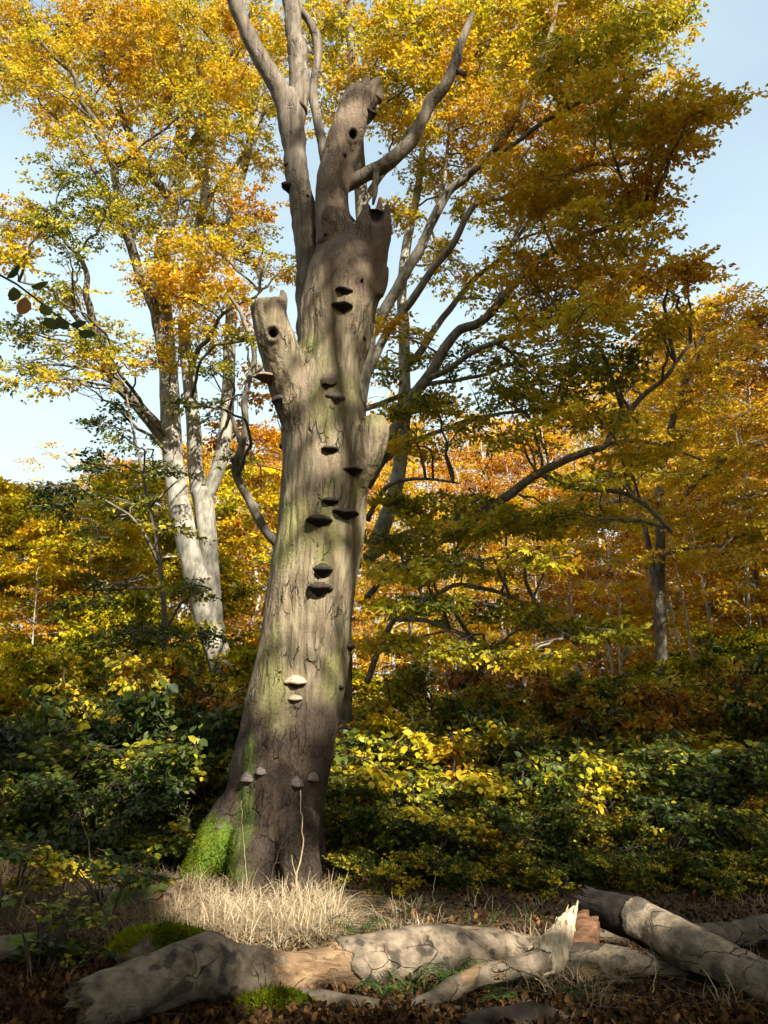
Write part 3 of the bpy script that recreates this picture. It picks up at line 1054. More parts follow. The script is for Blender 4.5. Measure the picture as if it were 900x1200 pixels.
# ================================================================== the living beeches
# --- forked pale beech behind
LY = 17.5
lb = at(268, 830, LY)
lb[2] = gh(lb[0], lb[1]) - 0.1
T = Tree('forked_beech', 'large pale grey forked beech with golden crown behind the dead trunk', 'tree', lb, bark='beech', limb_bark='beech_dark', gen=np.random.default_rng(21))


def pp(lst, Y):
    return [at(q[0], q[1], Y + (q[2] if len(q) > 2 else 0)) for q in lst]


mp_ = mpp(240, 600, LY)
T.limb(np.vstack([lb, pp([(262, 800), (246, 740), (228, 670), (214, 610), (204, 550), (200, 490), (197, 430), (192, 370), (190, 300), (205, 220), (215, 140), (214, 60), (210, -40), (205, -160)], LY)]),
       15 * mp_, 4 * mp_, 'trunk', k=18, pw=0.8, flare=0.1, wob=0.06)
T.limb(pp([(259, 790, .1), (250, 720, .2), (244, 650, .3), (240, 600, .3), (236, 574, .3)], LY), 10 * mp_, 12.5 * mp_, 'trunk', k=16, wob=0.06)
T.limb(pp([(236, 590, .3), (229, 550, .3), (227, 500, .3), (221, 440, .4), (216, 390, .5), (222, 320, .6), (240, 230, .8), (250, 120, 1), (255, 0, 1.2), (258, -120, 1.4)], LY), 9.5 * mp_, 3 * mp_, 'trunk', k=14, wob=0.06)
T.limb(pp([(238, 588, .3), (252, 560, .3), (262, 520, .2), (267, 470, .2), (269, 410, .1), (272, 340, 0), (270, 260, -.2), (290, 180, -.4), (310, 90, -.6), (320, 0, -.8), (330, -100, -1)], LY), 9 * mp_, 3 * mp_, 'trunk', k=14, wob=0.06)
for pts, a, b in (([(199, 520), (186, 505), (160, 475, -.3), (135, 445, -.6), (118, 400, -.9), (106, 362, -1.1), (104, 330, -1.3), (92, 300, -1.5), (60, 270, -1.9)], 9, 1.5),
                  ([(118, 400, -.9), (92, 375, -1.1), (60, 340, -1.5), (20, 330, -2)], 4, 1),
                  ([(197, 440, 0), (180, 360, -.5), (158, 300, -1), (140, 230, -1.4), (132, 190, -1.6), (110, 140, -2), (80, 90, -2.4), (40, 40, -3)], 8, 2),
                  ([(158, 300, -1), (120, 220, -1.3), (90, 160, -1.6), (50, 120, -2)], 5, 1.5),
                  ([(205, 240, 0), (165, 190, -.6), (150, 150, -1), (120, 80, -1.6), (110, 0, -2)], 7, 2),
                  ([(210, 190, 0), (235, 150, -.5), (262, 90, -1), (290, 20, -1.4)], 6, 2),
                  ([(214, 100, 0), (190, 40, .5), (160, -40, 1)], 6, 2),
                  ([(240, 240, .8), (270, 200, .6), (300, 160, .2), (310, 120, 0)], 4, 1.5),
                  ([(221, 430, .4), (240, 400, -.6), (262, 370, -1.2), (300, 345, -1.8)], 4, 1.2)):
    T.limb(pp(pts, LY), a * mp_, b * mp_, jitter=0.12, k=9)
photo_pads(T, [
    (40, 30, 70, 34, -1.5, .60, 1.0), (130, 25, 80, 36, -1, .62, 1.2), (215, 20, 75, 36, -.5, .58, 1.2), (290, 25, 50, 30, -1, .56, 1.0), (60, 75, 75, 28, -2, .60, 1.1),
    (150, 80, 80, 30, -1.2, .64, 1.1), (230, 90, 70, 30, -1, .58, 1.2), (285, 100, 50, 26, -1.2, .57, 1.0), (30, 95, 45, 18, -2.5, .52, .9), (95, 125, 65, 22, -2, .62, .8),
    (180, 125, 60, 22, 0, .60, .8), (215, 125, 80, 18, -1.8, .54, 1.1), (270, 150, 55, 22, 0, .58, .6), (75, 150, 45, 14, -2, .6, .4), (130, 170, 55, 20, -1, .62, .45), (195, 185, 60, 16, 0, .55, .35),
    (165, 185, 45, 9, -2, .54, .9), (250, 185, 45, 18, .5, .58, .5), (85, 205, 50, 20, -2, .36, .55), (130, 235, 60, 24, -1.5, .36, .5), (200, 250, 50, 22, 0, .5, .4), (290, 240, 35, 24, 0, .72, .5),
    (100, 260, 60, 22, -1.5, .34, .45), (25, 262, 36, 26, -2.2, .58, 1.0), (62, 262, 28, 20, -1.8, .45, .8), (20, 300, 34, 18, -2.2, .60, .8), (80, 300, 40, 16, -1.5, .35, .4),
    (215, 290, 55, 20, -1.5, .58, 1.2), (180, 320, 45, 14, -1.2, .60, .9), (240, 335, 70, 20, -1.2, .66, 1.3), (205, 345, 55, 14, -2, .62, 1.0), (290, 300, 40, 18, -.5, .60, .8), (320, 320, 35, 16, .3, .58, .9),
    (265, 365, 60, 12, -1, .68, .8), (230, 390, 60, 12, -1.6, .56, .6), (65, 350, 50, 10, -1.8, .50, .9), (85, 335, 36, 9, -1.5, .48, .7), (35, 390, 45, 14, -2, .42, .7), (120, 395, 45, 14, -1.5, .50, .7),
    (100, 415, 50, 12, -1.8, .46, .7), (150, 425, 50, 12, -1, .66, .8), (60, 440, 60, 10, -2.0, .40, .6), (200, 420, 50, 12, -.8, .50, .6), (95, 452, 60, 10, -1.8, .52, .6), (250, 430, 35, 10, -.8, .38, .6), (20, 430, 40, 12, -2, .40, .5),
    (20, 60, 40, 20, -1, .58, 1.0), (120, 60, 70, 26, .8, .56, 1.0), (200, 60, 70, 26, 1, .56, 1.0), (270, 60, 50, 26, 1, .55, 1.0), (320, 60, 30, 24, .8, .55, 1.0), (60, 120, 50, 16, 0, .56, .7), (310, 130, 30, 24, .6, .56, .9), (230, 215, 50, 20, .8, .55, .6), (160, 215, 50, 18, .5, .52, .6), (150, 260, 50, 18, .6, .46, .6), (310, 190, 26, 20, .8, .58, .8), (300, 270, 34, 20, .8, .6, .8), (245, 260, 44, 18, .8, .58, .6)
], LY, dens=2.8)
T.finish()

# --- spreading beech right behind the dead trunk
RY = 13.5
rb = at(398, 820, RY)
rb[2] = gh(rb[0], rb[1]) - 0.1
T = Tree('spreading_beech', 'spreading beech directly behind the dead trunk with long sweeping limbs and golden crown', 'tree', rb, bark='beech_dark', limb_bark='branch_mid', gen=np.random.default_rng(5))
mp_ = mpp(440, 500, RY)
T.limb(np.vstack([rb, pp([(398, 760), (396, 690), (402, 620), (414, 550), (418, 480), (430, 400), (428, 320), (424, 240), (418, 150), (412, 50), (408, -80)], RY)]), 15 * mp_, 5 * mp_, 'trunk', k=18, flare=0.3, wob=0.07)
T.limb(pp([(440, 640, .8), (462, 580, 1.1), (470, 530, 1.2), (474, 480, 1.2), (474, 430, 1.2), (473, 380, 1.2), (471, 340, 1.3), (476, 290, 1.4), (490, 220, 1.6), (500, 130, 1.8), (505, 40, 2)], RY), 10 * mp_, 3 * mp_, 'limb', k=12, bark='beech')
RL = [([(430, 400), (452, 362), (480, 312, -.2), (508, 258, -.4), (524, 226, -.6), (548, 205, -.8), (575, 180, -1), (610, 130, -1.4), (640, 60, -1.8), (655, -20, -2)], 10, 2.5),
      ([(430, 440), (452, 392), (475, 362, -.3), (508, 315, -.6), (532, 284, -.8), (550, 250, -1), (565, 236, -1), (610, 228, -1.2), (650, 212, -1.4), (690, 195, -1.6), (735, 188, -1.8), (790, 165, -2)], 7.5, 1.5),
      ([(690, 195, -1.6), (698, 168, -1.8), (694, 140, -2), (680, 110, -2)], 3, 1), ([(508, 258, -.4), (520, 215, 0), (524, 180, .3), (530, 120, .6)], 4.5, 1.5),
      ([(428, 570), (447, 536, -.1), (463, 506, -.3), (482, 470, -.4), (499, 444, -.6), (520, 408, -.8), (541, 386, -.8), (556, 381, -.9), (575, 368, -1), (600, 335, -1.2), (640, 300, -1.5), (700, 270, -2), (760, 250, -2.4)], 11, 2),
      ([(474, 430, 1.2), (492, 414, 1.1), (510, 385, 1), (530, 358, .9), (560, 325, .8), (588, 302, .6), (620, 260, .5), (640, 220, .4)], 7, 1.5),
      ([(499, 444, -.6), (530, 430, -1), (560, 408, -1.3), (590, 398, -1.6), (640, 380, -2), (690, 365, -2.3), (740, 340, -2.7)], 5, 1.3),
      ([(430, 655), (465, 632, -.4), (510, 618, -.7), (558, 606, -1), (595, 580, -1.2), (625, 558, -1.4), (655, 541, -1.6), (690, 528, -1.8), (712, 520, -1.9), (720, 500, -2), (735, 485, -2.1), (752, 462, -2.2), (775, 445, -2.4), (810, 400, -2.6)], 9.5, 1.5),
      ([(632, 554, -1.4), (665, 570, -1.7), (700, 576, -1.9), (735, 582, -2.2), (765, 602, -2.5), (790, 622, -2.8)], 4.5, 1),
      ([(712, 520, -1.9), (745, 515, -2.1), (780, 522, -2.4), (820, 540, -2.7)], 3.5, 1),
      ([(430, 800), (448, 752, -.2), (462, 725, -.4), (490, 706, -.7), (530, 688, -1), (560, 690, -1.2), (600, 700, -1.5), (640, 728, -1.8), (680, 750, -2)], 5, 1),
      ([(462, 725, -.4), (500, 728, -.7), (540, 740, -1), (580, 770, -1.3)], 4, 1), ([(430, 700), (460, 670, -.6), (490, 655, -.9), (530, 650, -1.2)], 5, 1),
      ([(430, 610), (455, 570, -.3), (500, 560, -.6), (540, 565, -.9)], 4.5, 1), ([(424, 480), (455, 470, .6), (500, 452, 1), (560, 440, 1.4), (640, 415, 1.6), (720, 400, 1.8)], 5, 1.2),
      ([(424, 560), (480, 520, .5), (540, 495, .9), (620, 480, 1.2), (700, 470, 1.6)], 5, 1.2),
      ([(422, 660), (372, 656, .2), (340, 650, .2), (322, 636, .2), (302, 606, .1), (284, 570, 0), (275, 548, -.1), (280, 528, -.2), (289, 500, -.2), (287, 470, -.2), (293, 440, -.2), (296, 410, -.3), (288, 380, -.4), (270, 345, -.5)], 9, 2.5),
      ([(282, 520, -.2), (270, 486, -.2), (256, 478, -.4), (240, 476, -.6), (226, 464, -.7)], 4, 1.2), ([(293, 440, -.2), (310, 425, -.2), (320, 410, -.3)], 3, 1),
      ([(424, 240), (470, 170, .5), (520, 100, 1), (580, 30, 1.4), (620, -40, 1.8)], 7, 2), ([(418, 150), (380, 90, .6), (350, 30, 1), (330, -40, 1.4)], 6, 2),
      ([(548, 205, -.8), (600, 170, -1.6), (660, 130, -2.2), (720, 100, -2.8), (770, 80, -3.2)], 4.5, 1.3), ([(575, 180, -1), (630, 100, -.4), (690, 50, 0), (740, 10, .4)], 4.5, 1.3)]
for pts, a, b in RL:
    T.limb(pp(pts, RY), a * 0.74 * mp_, b * 0.8 * mp_, jitter=0.05, k=9, pw=0.8)
photo_pads(T, [
    (400, 30, 60, 28, .5, .56, 1.1), (470, 35, 70, 36, 0, .55, 1.3), (550, 30, 80, 40, -.5, .57, 1.3), (640, 25, 85, 36, -1, .56, 1.3), (720, 18, 70, 30, -1.5, .53, 1.2), (775, 20, 36, 22, -2, .54, 1.1),
    (420, 85, 50, 22, .8, .55, .9), (480, 90, 60, 24, .3, .55, 1.1), (570, 90, 75, 32, 0, .60, 1.1), (650, 85, 80, 32, -1, .58, 1.2), (725, 65, 70, 26, -1.8, .54, 1.2),
    (490, 140, 45, 20, .5, .60, .9), (560, 145, 65, 26, -.3, .62, 1.0), (635, 150, 75, 28, -1, .66, 1.2), (710, 130, 70, 28, -2, .66, 1.2), (770, 120, 55, 16, -2.5, .56, 1.1), (760, 170, 60, 18, -2.5, .64, 1.1),
    (820, 135, 44, 11, -2.8, .60, 1.0), (790, 155, 50, 13, -2.6, .60, 1.0), (850, 118, 20, 7, -3, .6, .8), (800, 100, 30, 8, -2.8, .6, .9), (690, 195, 70, 20, -1.8, .62, 1.2), (620, 200, 60, 22, -.6, .62, .9),
    (550, 200, 50, 20, .5, .6, .7), (470, 185, 40, 18, 1.2, .60, .7), (465, 255, 30, 30, 1.4, .62, .45), (520, 300, 50, 34, 1.6, .58, .3), (660, 235, 70, 20, -1.2, .64, 1.1), (735, 230, 56, 18, -2.2, .60, 1.1), (690, 270, 66, 18, -1.6, .60, 1.0),
    (610, 260, 50, 18, .4, .55, .5), (775, 255, 34, 10, -2.6, .56, .9), (740, 285, 60, 14, -2.2, .56, .9), (805, 318, 36, 8, -2.8, .66, 1.0), (680, 310, 70, 18, -1.6, .66, 1.1), (760, 320, 55, 12, -2.6, .66, 1.1), (620, 320, 45, 18, -.6, .64, .7),
    (650, 345, 75, 16, -1.6, .68, 1.1), (720, 350, 70, 16, -2.4, .62, 1.1), (690, 380, 75, 14, -2.2, .60, 1.1), (620, 375, 60, 14, -1.2, .60, .8), (590, 350, 40, 14, .4, .55, .4), (770, 385, 40, 14, -2.6, .62, .9),
    (455, 380, 28, 15, -.5, .74, 1.0), (480, 395, 24, 10, -.5, .62, .8), (620, 415, 75, 14, -1, .48, .9), (690, 420, 70, 14, -2, .50, .9), (560, 425, 60, 12, .4, .40, .7), (640, 445, 80, 14, -1, .44, .9), (720, 440, 60, 12, -2.4, .46, .8),
    (570, 455, 60, 13, -.4, .42, 1.0), (510, 470, 46, 14, -.6, .52, 1.1), (470, 480, 34, 12, -.6, .56, 1.0), (620, 475, 70, 12, -.6, .40, .8), (690, 490, 60, 12, -1.6, .50, .8), (540, 500, 55, 12, -.3, .50, .9), (480, 525, 50, 14, -.2, .58, 1.0),
    (600, 515, 55, 12, -.8, .52, .6), (745, 530, 46, 14, -2.2, .60, .9), (700, 560, 46, 11, -2, .58, .7), (470, 590, 46, 16, -.6, .50, 1.3), (540, 590, 50, 14, -.9, .50, 1.0), (520, 625, 70, 14, -1, .48, 1.3), (600, 610, 60, 14, -1.4, .54, 1.1), (460, 635, 40, 14, -.6, .46, 1.3),
    (660, 600, 50, 12, -1.8, .56, .8), (720, 600, 50, 14, -2.2, .60, .8), (470, 670, 50, 14, -.8, .50, 1.2), (550, 660, 70, 14, -1.2, .50, 1.2), (640, 655, 64, 12, -1.8, .56, .9), (490, 710, 56, 14, -.8, .46, 1.1), (580, 715, 64, 13, -1.4, .46, 1.0), (660, 735, 60, 13, -1.9, .44, .9),
    (460, 755, 44, 14, -.6, .52, 1.1), (540, 760, 60, 13, -1.2, .50, 1.0), (620, 770, 56, 12, -1.6, .50, .9), (250, 478, 40, 8, -.6, .36, .7), (300, 395, 26, 12, -.4, .4, .6), (275, 540, 24, 8, -.2, .4, .4),
    (720, 740, 50, 12, -2.2, .46, .8), (350, 45, 50, 24, 1.4, .55, .9), (385, 130, 40, 22, 1.2, .58, .5),
    (440, 130, 40, 26, 1.4, .56, .9), (500, 200, 44, 22, 1.6, .58, .7), (560, 240, 44, 18, 1.4, .56, .6), (540, 330, 44, 20, 1.8, .5, .45), (600, 300, 40, 18, 1.4, .54, .5), (450, 430, 26, 18, 1.4, .5, .6), (500, 420, 34, 14, 1.6, .46, .5),
], RY, dens=2.6)
T.finish()


# --- orange beech further right
OY = 20.0
ob = at(772, 790, OY)
ob[2] = gh(ob[0], ob[1]) - 0.1
T = Tree('orange_beech', 'slim dark-stemmed beech with broad rusty orange crown in the thicket beyond the tilted log', 'tree', ob, bark='beech_dark', limb_bark='beech_dark', gen=np.random.default_rng(8))
mp_ = mpp(775, 600, OY)
T.limb(np.vstack([ob, pp([(774, 740), (773, 690), (774, 640), (772, 590), (780, 530), (795, 470), (815, 420), (830, 380)], OY)]), 8 * mp_, 3 * mp_, 'trunk', k=14, flare=0.3)
T.limb(pp([(772, 700), (764, 660, .2), (756, 620, .4), (745, 570, .6)], OY), 5 * mp_, 2 * mp_, 'trunk', k=10)
for pts, a, b in (([(774, 620), (800, 580, -.6), (840, 545, -1.2), (890, 520, -2)], 4, 1.2), ([(780, 530), (745, 490, -.6), (720, 460, -1)], 3.5, 1.2), ([(795, 470), (840, 440, -.6), (890, 410, -1.2)], 3.5, 1.2),
                  ([(774, 650), (830, 640, -1), (900, 620, -2)], 3.5, 1), ([(772, 600), (740, 585, -1), (700, 590, -1.6)], 3, 1), ([(790, 490), (800, 430, .5), (790, 390, .8)], 3, 1), ([(774, 600), (850, 590, 1), (930, 560, 2)], 4, 1)):
    T.limb(pp(pts, OY), a * mp_, b * mp_, jitter=0.15, k=8)
photo_pads(T, [
    (790, 375, 46, 18, -1, .66, 1.0), (830, 395, 50, 18, -1, .68, 1.0), (775, 405, 44, 16, -1, .64, .9), (885, 400, 40, 22, 0, .72, 1.0), (800, 430, 60, 18, -1, .62, 1.0), (860, 440, 56, 22, -1, .64, 1.1), (760, 440, 40, 14, -1, .6, .8),
    (800, 470, 60, 20, -1, .60, 1.1), (870, 490, 56, 22, -1.4, .60, 1.1), (750, 480, 50, 16, -1, .62, .9), (790, 510, 60, 20, -1.2, .58, 1.1), (850, 535, 60, 20, -1.4, .62, 1.1), (910, 530, 50, 24, -1.4, .66, 1.0), (740, 520, 50, 16, -1, .66, .8),
    (800, 555, 60, 18, -1.4, .56, 1.1), (870, 580, 60, 20, -1.6, .62, 1.1), (760, 590, 50, 16, -1.2, .62, .9), (820, 610, 60, 18, -1.4, .62, 1.1), (890, 625, 50, 18, -1.6, .62, 1.1), (840, 650, 60, 16, -1.6, .62, .9), (700, 590, 44, 14, -1.6, .66, .8), (780, 650, 40, 12, -.8, .7, .7),
], OY, dens=2.2)
T.finish()


# ------------------------------------------------------------------ background wood: a few kinds, copied
def generic_tree(name, label, seed, H, spread, base_h, tint, npads, dens, bark, r0, group, fans=FANS_FAR, leaf='leaf_far', multi=1, sd=0.07, skip=None, loc=(0, 0, 0), lean=0.05, scale=1.0, cat='tree', padz=0.22):
    g = np.random.default_rng(seed)
    loc = np.asarray(loc, float)
    T = Tree(name, label, cat, loc, group, bark=bark, limb_bark=bark, leaf=leaf, fans=fans, gen=g)
    for m_ in range(multi):
        tip = loc + np.array([g.normal() * lean * H, g.normal() * lean * H, H * g.uniform(0.88, 0.97)])
        b0 = loc + np.array([g.normal(), g.normal(), 0]) * (0.12 if multi > 1 else 0.0)
        mids = [b0 + (tip - b0) * t + np.append(g.normal(size=2) * 0.02 * H, 0) for t in (0.25, 0.5, 0.75)]
        P = T.limb([b0 - np.array([0, 0, 0.1])] + mids + [tip], r0, r0 * 0.15, 'trunk', k=9, flare=0.3)
        for q in range(int(5 + H / 2.5)):
            t = g.uniform(base_h / H * 0.8, 0.9)
            p = P[int(t * (len(P) - 1))]
            a = g.uniform(0, 2 * math.pi)
            ln = spread * g.uniform(0.6, 1.0) * (1.15 - 0.6 * t)
            e = p + np.array([math.cos(a) * ln, math.sin(a) * ln, ln * g.uniform(0.25, 0.9)])
            m1 = p + (e - p) * 0.5 + g.normal(size=3) * 0.08 * ln
            T.limb([p, m1, e], r0 * 0.45 * (1.1 - t), 0.012, 'limb', k=6)
    for q in range(npads):
        u = g.uniform(0.0, 1.0)
        zc = base_h + (H - base_h) * u
        rr = spread * (math.sin(math.pi * min(0.98, 0.18 + 0.78 * u)) ** 0.7)
        a = g.uniform(0, 2 * math.pi)
        d = rr * math.sqrt(g.random())
        s_ = spread * g.uniform(0.28, 0.5)
        T.pad(loc + np.array([d * math.cos(a), d * math.sin(a), zc]), s_, s_, max(0.2, s_ * padz * g.uniform(.8, 1.6)), int(dens), tint + g.normal() * 0.05, sd=sd, scale=scale, skip=skip, keep_path=path_blocks if skip is not None else None)
    return T.finish()


def top_height(px, ytop, Y):
    return at(px, ytop, Y)[2]


def stand(proto, protoH, first, px, ytop, Y, g, squeeze=1.0):
    o = proto if first else copy_tree(proto)
    p = at(px, 860, Y)
    H = max(2.0, top_height(px, ytop, Y))
    s = H / protoH
    o.location = (p[0], Y, float(gh(p[0], Y)) - 0.05)
    o.rotation_euler = (0, 0, g.uniform(0, 6.28))
    o.scale = (s * squeeze * g.uniform(0.9, 1.1), s * squeeze, s)
    return o


g = np.random.default_rng(77)


def where(px, marks):
    for lim, text in marks:
        if px < lim:
            return text


TREE_MARKS = [(100, 'beyond the grass bank'), (200, 'beyond the dark green young beech'), (340, 'beyond the forked beech'), (470, 'beyond the dead trunk'), (600, 'beyond the sweeping limbs of the spreading beech'), (730, 'between the spreading beech and the orange beech'), (5000, 'around the orange beech')]
SHRUB_MARKS = [(130, 'behind the grass bank'), (260, 'behind the broken log chunk'), (400, 'behind the dead trunk'), (520, 'behind the pale end of the stripped log'), (640, 'by the small decayed stump'), (790, 'behind the blackened log end'), (5000, 'behind the bent limb')]
KINDS = [
    ('golden_tree', 'bushy bright golden-yellow young tree', 31, 9.0, 2.6, 1.0, .52, 34, 24, 'pale', .09, 'sunlit golden young trees',
     [(15, 590, 24), (75, 585, 26), (135, 560, 24), (40, 615, 21), (170, 600, 29), (100, 620, 20.5), (-20, 600, 27), (230, 600, 26), (290, 560, 28), (-60, 570, 24)]),
    ('copper_tree', 'tall copper-orange tree', 32, 14.0, 3.0, 2.5,   .68, 38, 22, 'pale', .13, 'copper-orange trees of the wood',
     [(110, 540, 36), (200, 520, 40), (280, 500, 38), (450, 500, 36), (640, 520, 48), (760, 440, 34), (840, 390, 30), (905, 365, 28), (960, 380, 27), (360, 520, 42), (0, 590, 40)]),
    ('rusty_tree', 'thin rusty-leaved pale-stemmed tree', 33, 15.0, 2.6, 4.0, .80, 20, 15, 'pale', .13, 'thin pale-stemmed trees deep in the wood',
     [(490, 520, 30), (560, 500, 34), (590, 520, 50), (640, 490, 33), (670, 510, 52), (730, 490, 46), (520, 500, 52), (800, 450, 40), (870, 430, 38), (930, 400, 36), (450, 510, 48), (330, 500, 30), (240, 540, 48), (150, 570, 50), (60, 590, 48)]),
    ('pale_stem_tree', 'slender nearly leafless pale stem', 34, 11.0, 1.6, 5.5, .70, 10, 10, 'pale', .11, 'slender sunlit pale stems in the wood',
     [(470, 560, 26), (505, 580, 24), (548, 600, 27), (610, 600, 25), (655, 590, 28), (690, 600, 24), (725, 560, 30), (740, 600, 23), (810, 570, 25), (855, 560, 24), (885, 540, 23), (895, 560, 27), (490, 600, 21), (530, 590, 30), (565, 600, 33), (600, 590, 36), (630, 600, 21), (665, 610, 33), (700, 590, 36), (640, 580, 40), (830, 600, 21), (870, 590, 30), (520, 640, 19.5), (790, 620, 27), (325, 400, 19), (585, 620, 22), (35, 660, 19)]),
    ('olive_tree_sapling', 'dense olive-green young tree', 35, 5.0, 1.7, 0.4, .42, 26, 22, 'beech_dark', .06, 'olive-green young trees behind the shrubs',
     [(150, 700, 17), (30, 760, 16), (300, 760, 16.5), (480, 800, 17.5), (560, 815, 18.5), (660, 800, 19), (740, 795, 18), (820, 775, 19.5), (890, 750, 18.5), (210, 760, 19.5), (95, 740, 18.5), (860, 740, 23), (955, 740, 19), (780, 780, 22)]),
]
KINDS[4] = ('olive_sapling',) + KINDS[4][1:]
RING = []
for (nm, lab, seed, H, spread, bh, tint, npads, dens, bark, r0, grp, spots) in KINDS:
    pr = generic_tree(nm, lab, seed, H, spread, bh, tint, npads, dens, bark, r0, grp)
    RING.append(pr)
    for i, (px, yt, Y) in enumerate(spots):
        tag(stand(pr, H, i == 0, px, yt, Y, g), lab + ' ' + where(px, TREE_MARKS))
OLIVE = pr
# far rows so that no gap shows below the canopy
far = generic_tree('distant_tree', 'distant orange-brown tree closing off the far side of the wood', 36, 13.0, 3.8, 0.2, .72, 34, 20, 'pale', .14, 'distant trees closing off the wood')
first = True
for Y, n in ((56, 13), (68, 14)):
    for k in range(n):
        px = -120 + (1140 / (n - 1)) * k + g.normal() * 18
        yt = (600 if px < 200 else 545 if px < 420 else 505) + g.normal() * 14 - (60 if px > 720 else 0)
        tag(stand(far, 13.0, first, px, yt, Y, g, 1.1), 'distant orange-brown tree closing the wood ' + where(px, TREE_MARKS))
        first = False

for k in range(36):
    bush_ = copy_tree(OLIVE)
    px = -60 + 68 * (k % 16) + g.normal() * 12 if k < 16 else -120 + 60 * (k - 16) + g.normal() * 10
    Y = g.uniform(30, 44) if k < 16 else g.uniform(58, 72)
    p = at(px, 860, Y)
    bush_.location = (p[0], Y, float(gh(p[0], Y)) - .05)
    bush_.scale = (1.5, 1.5, g.uniform(.5, .75)) if k < 16 else (2.2, 2.2, g.uniform(1.3, 1.6))
    tag(bush_, ('low olive-brown thicket bush ' if k < 16 else 'far olive-brown thicket bush ') + where(px, TREE_MARKS), 'shrub', 'thicket bushes deep in the wood')

# dark green young beech before the golden trees
GY_ = 14.5
sb_ = at(196, 830, GY_)
sb_[2] = float(gh(sb_[0], sb_[1])) - 0.05
T = Tree('green_beech_sapling', 'dark green young beech with thin black stem in front of the forked beech', 'tree', sb_, bark='beech_dark', gen=np.random.default_rng(14))
mp_ = mpp(190, 650, GY_)
T.limb(np.vstack([sb_, pp([(193, 760), (190, 690), (183, 630), (172, 580), (164, 540), (155, 500), (148, 462)], GY_)]), 5 * mp_, 1 * mp_, 'trunk', k=9)
for pts, a, b in (([(186, 660), (160, 610, -.4), (130, 590, -.7), (90, 570, -1)], 2.2, .7), ([(190, 690), (150, 690, -.4), (100, 690, -.9)], 2, .7), ([(192, 740), (220, 700, -.3), (250, 690, -.6)], 2, .7), ([(176, 595), (200, 570, .2), (215, 560, .4)], 1.6, .6)):
    T.limb(pp(pts, GY_), a * mp_, b * mp_, k=6, jitter=.05)
photo_pads(T, [(148, 480, 30, 12, 0, .18, .7), (120, 500, 40, 10, -.3, .14, .8), (165, 520, 36, 10, 0, .24, .8), (120, 545, 40, 10, -.4, .18, .7), (185, 550, 36, 12, .2, .30, .9), (80, 590, 46, 12, -.8, .16, .8), (60, 570, 30, 8, -.9, .12, .6), (160, 590, 40, 12, 0, .34, .8),
                (110, 620, 60, 10, -.5, .36, .7), (200, 620, 36, 12, 0, .40, .7), (150, 680, 50, 14, -.4, .34, .7), (220, 690, 40, 14, -.3, .34, .8), (160, 740, 50, 16, -.3, .22, 1.0), (110, 710, 46, 12, -.7, .30, .7), (225, 745, 40, 16, -.4, .26, .9)], GY_, jitterY=.5, dens=1.1)
T.finish()

# ------------------------------------------------------------------ undergrowth shrubs
def shrub(name, label, seed, h, w, tint, n, sd, group, fans=FANS_BUSH, scale=1.0, stems=9, low=0.03):
    g = np.random.default_rng(seed)
    T = Tree(name, label, 'shrub', (0, 0, 0), group, bark='darkstalk', leaf='leaf_bush', fans=fans, gen=g)
    for s in range(stems):
        a = g.uniform(0, 2 * math.pi)
        e = np.array([math.cos(a) * w * 0.42, math.sin(a) * w * 0.42, h * g.uniform(0.55, 0.95)])
        b = np.array([math.cos(a), math.sin(a), 0]) * 0.08 * g.random()
        T.limb([b - np.array([0, 0, .05]), b + (e - b) * np.array([.35, .35, .6]), e], 0.014, 0.005, 'stem', k=5)
    for q in range(int(n / 9)):
        u = g.random() ** 0.8
        zc = h * (low + (0.95 - low) * u)
        rr = w * 0.5 * math.sin(math.pi * (0.22 + 0.62 * u)) ** 0.6
        a = g.uniform(0, 2 * math.pi)
        d = rr * math.sqrt(g.random())
        T.pad(np.array([d * math.cos(a), d * math.sin(a), zc]), .34 * scale, .34 * scale, .13 * scale, 11, tint + g.normal() * 0.07, sd=sd, scale=scale * 1.0, droop=.1)
    return T.finish()


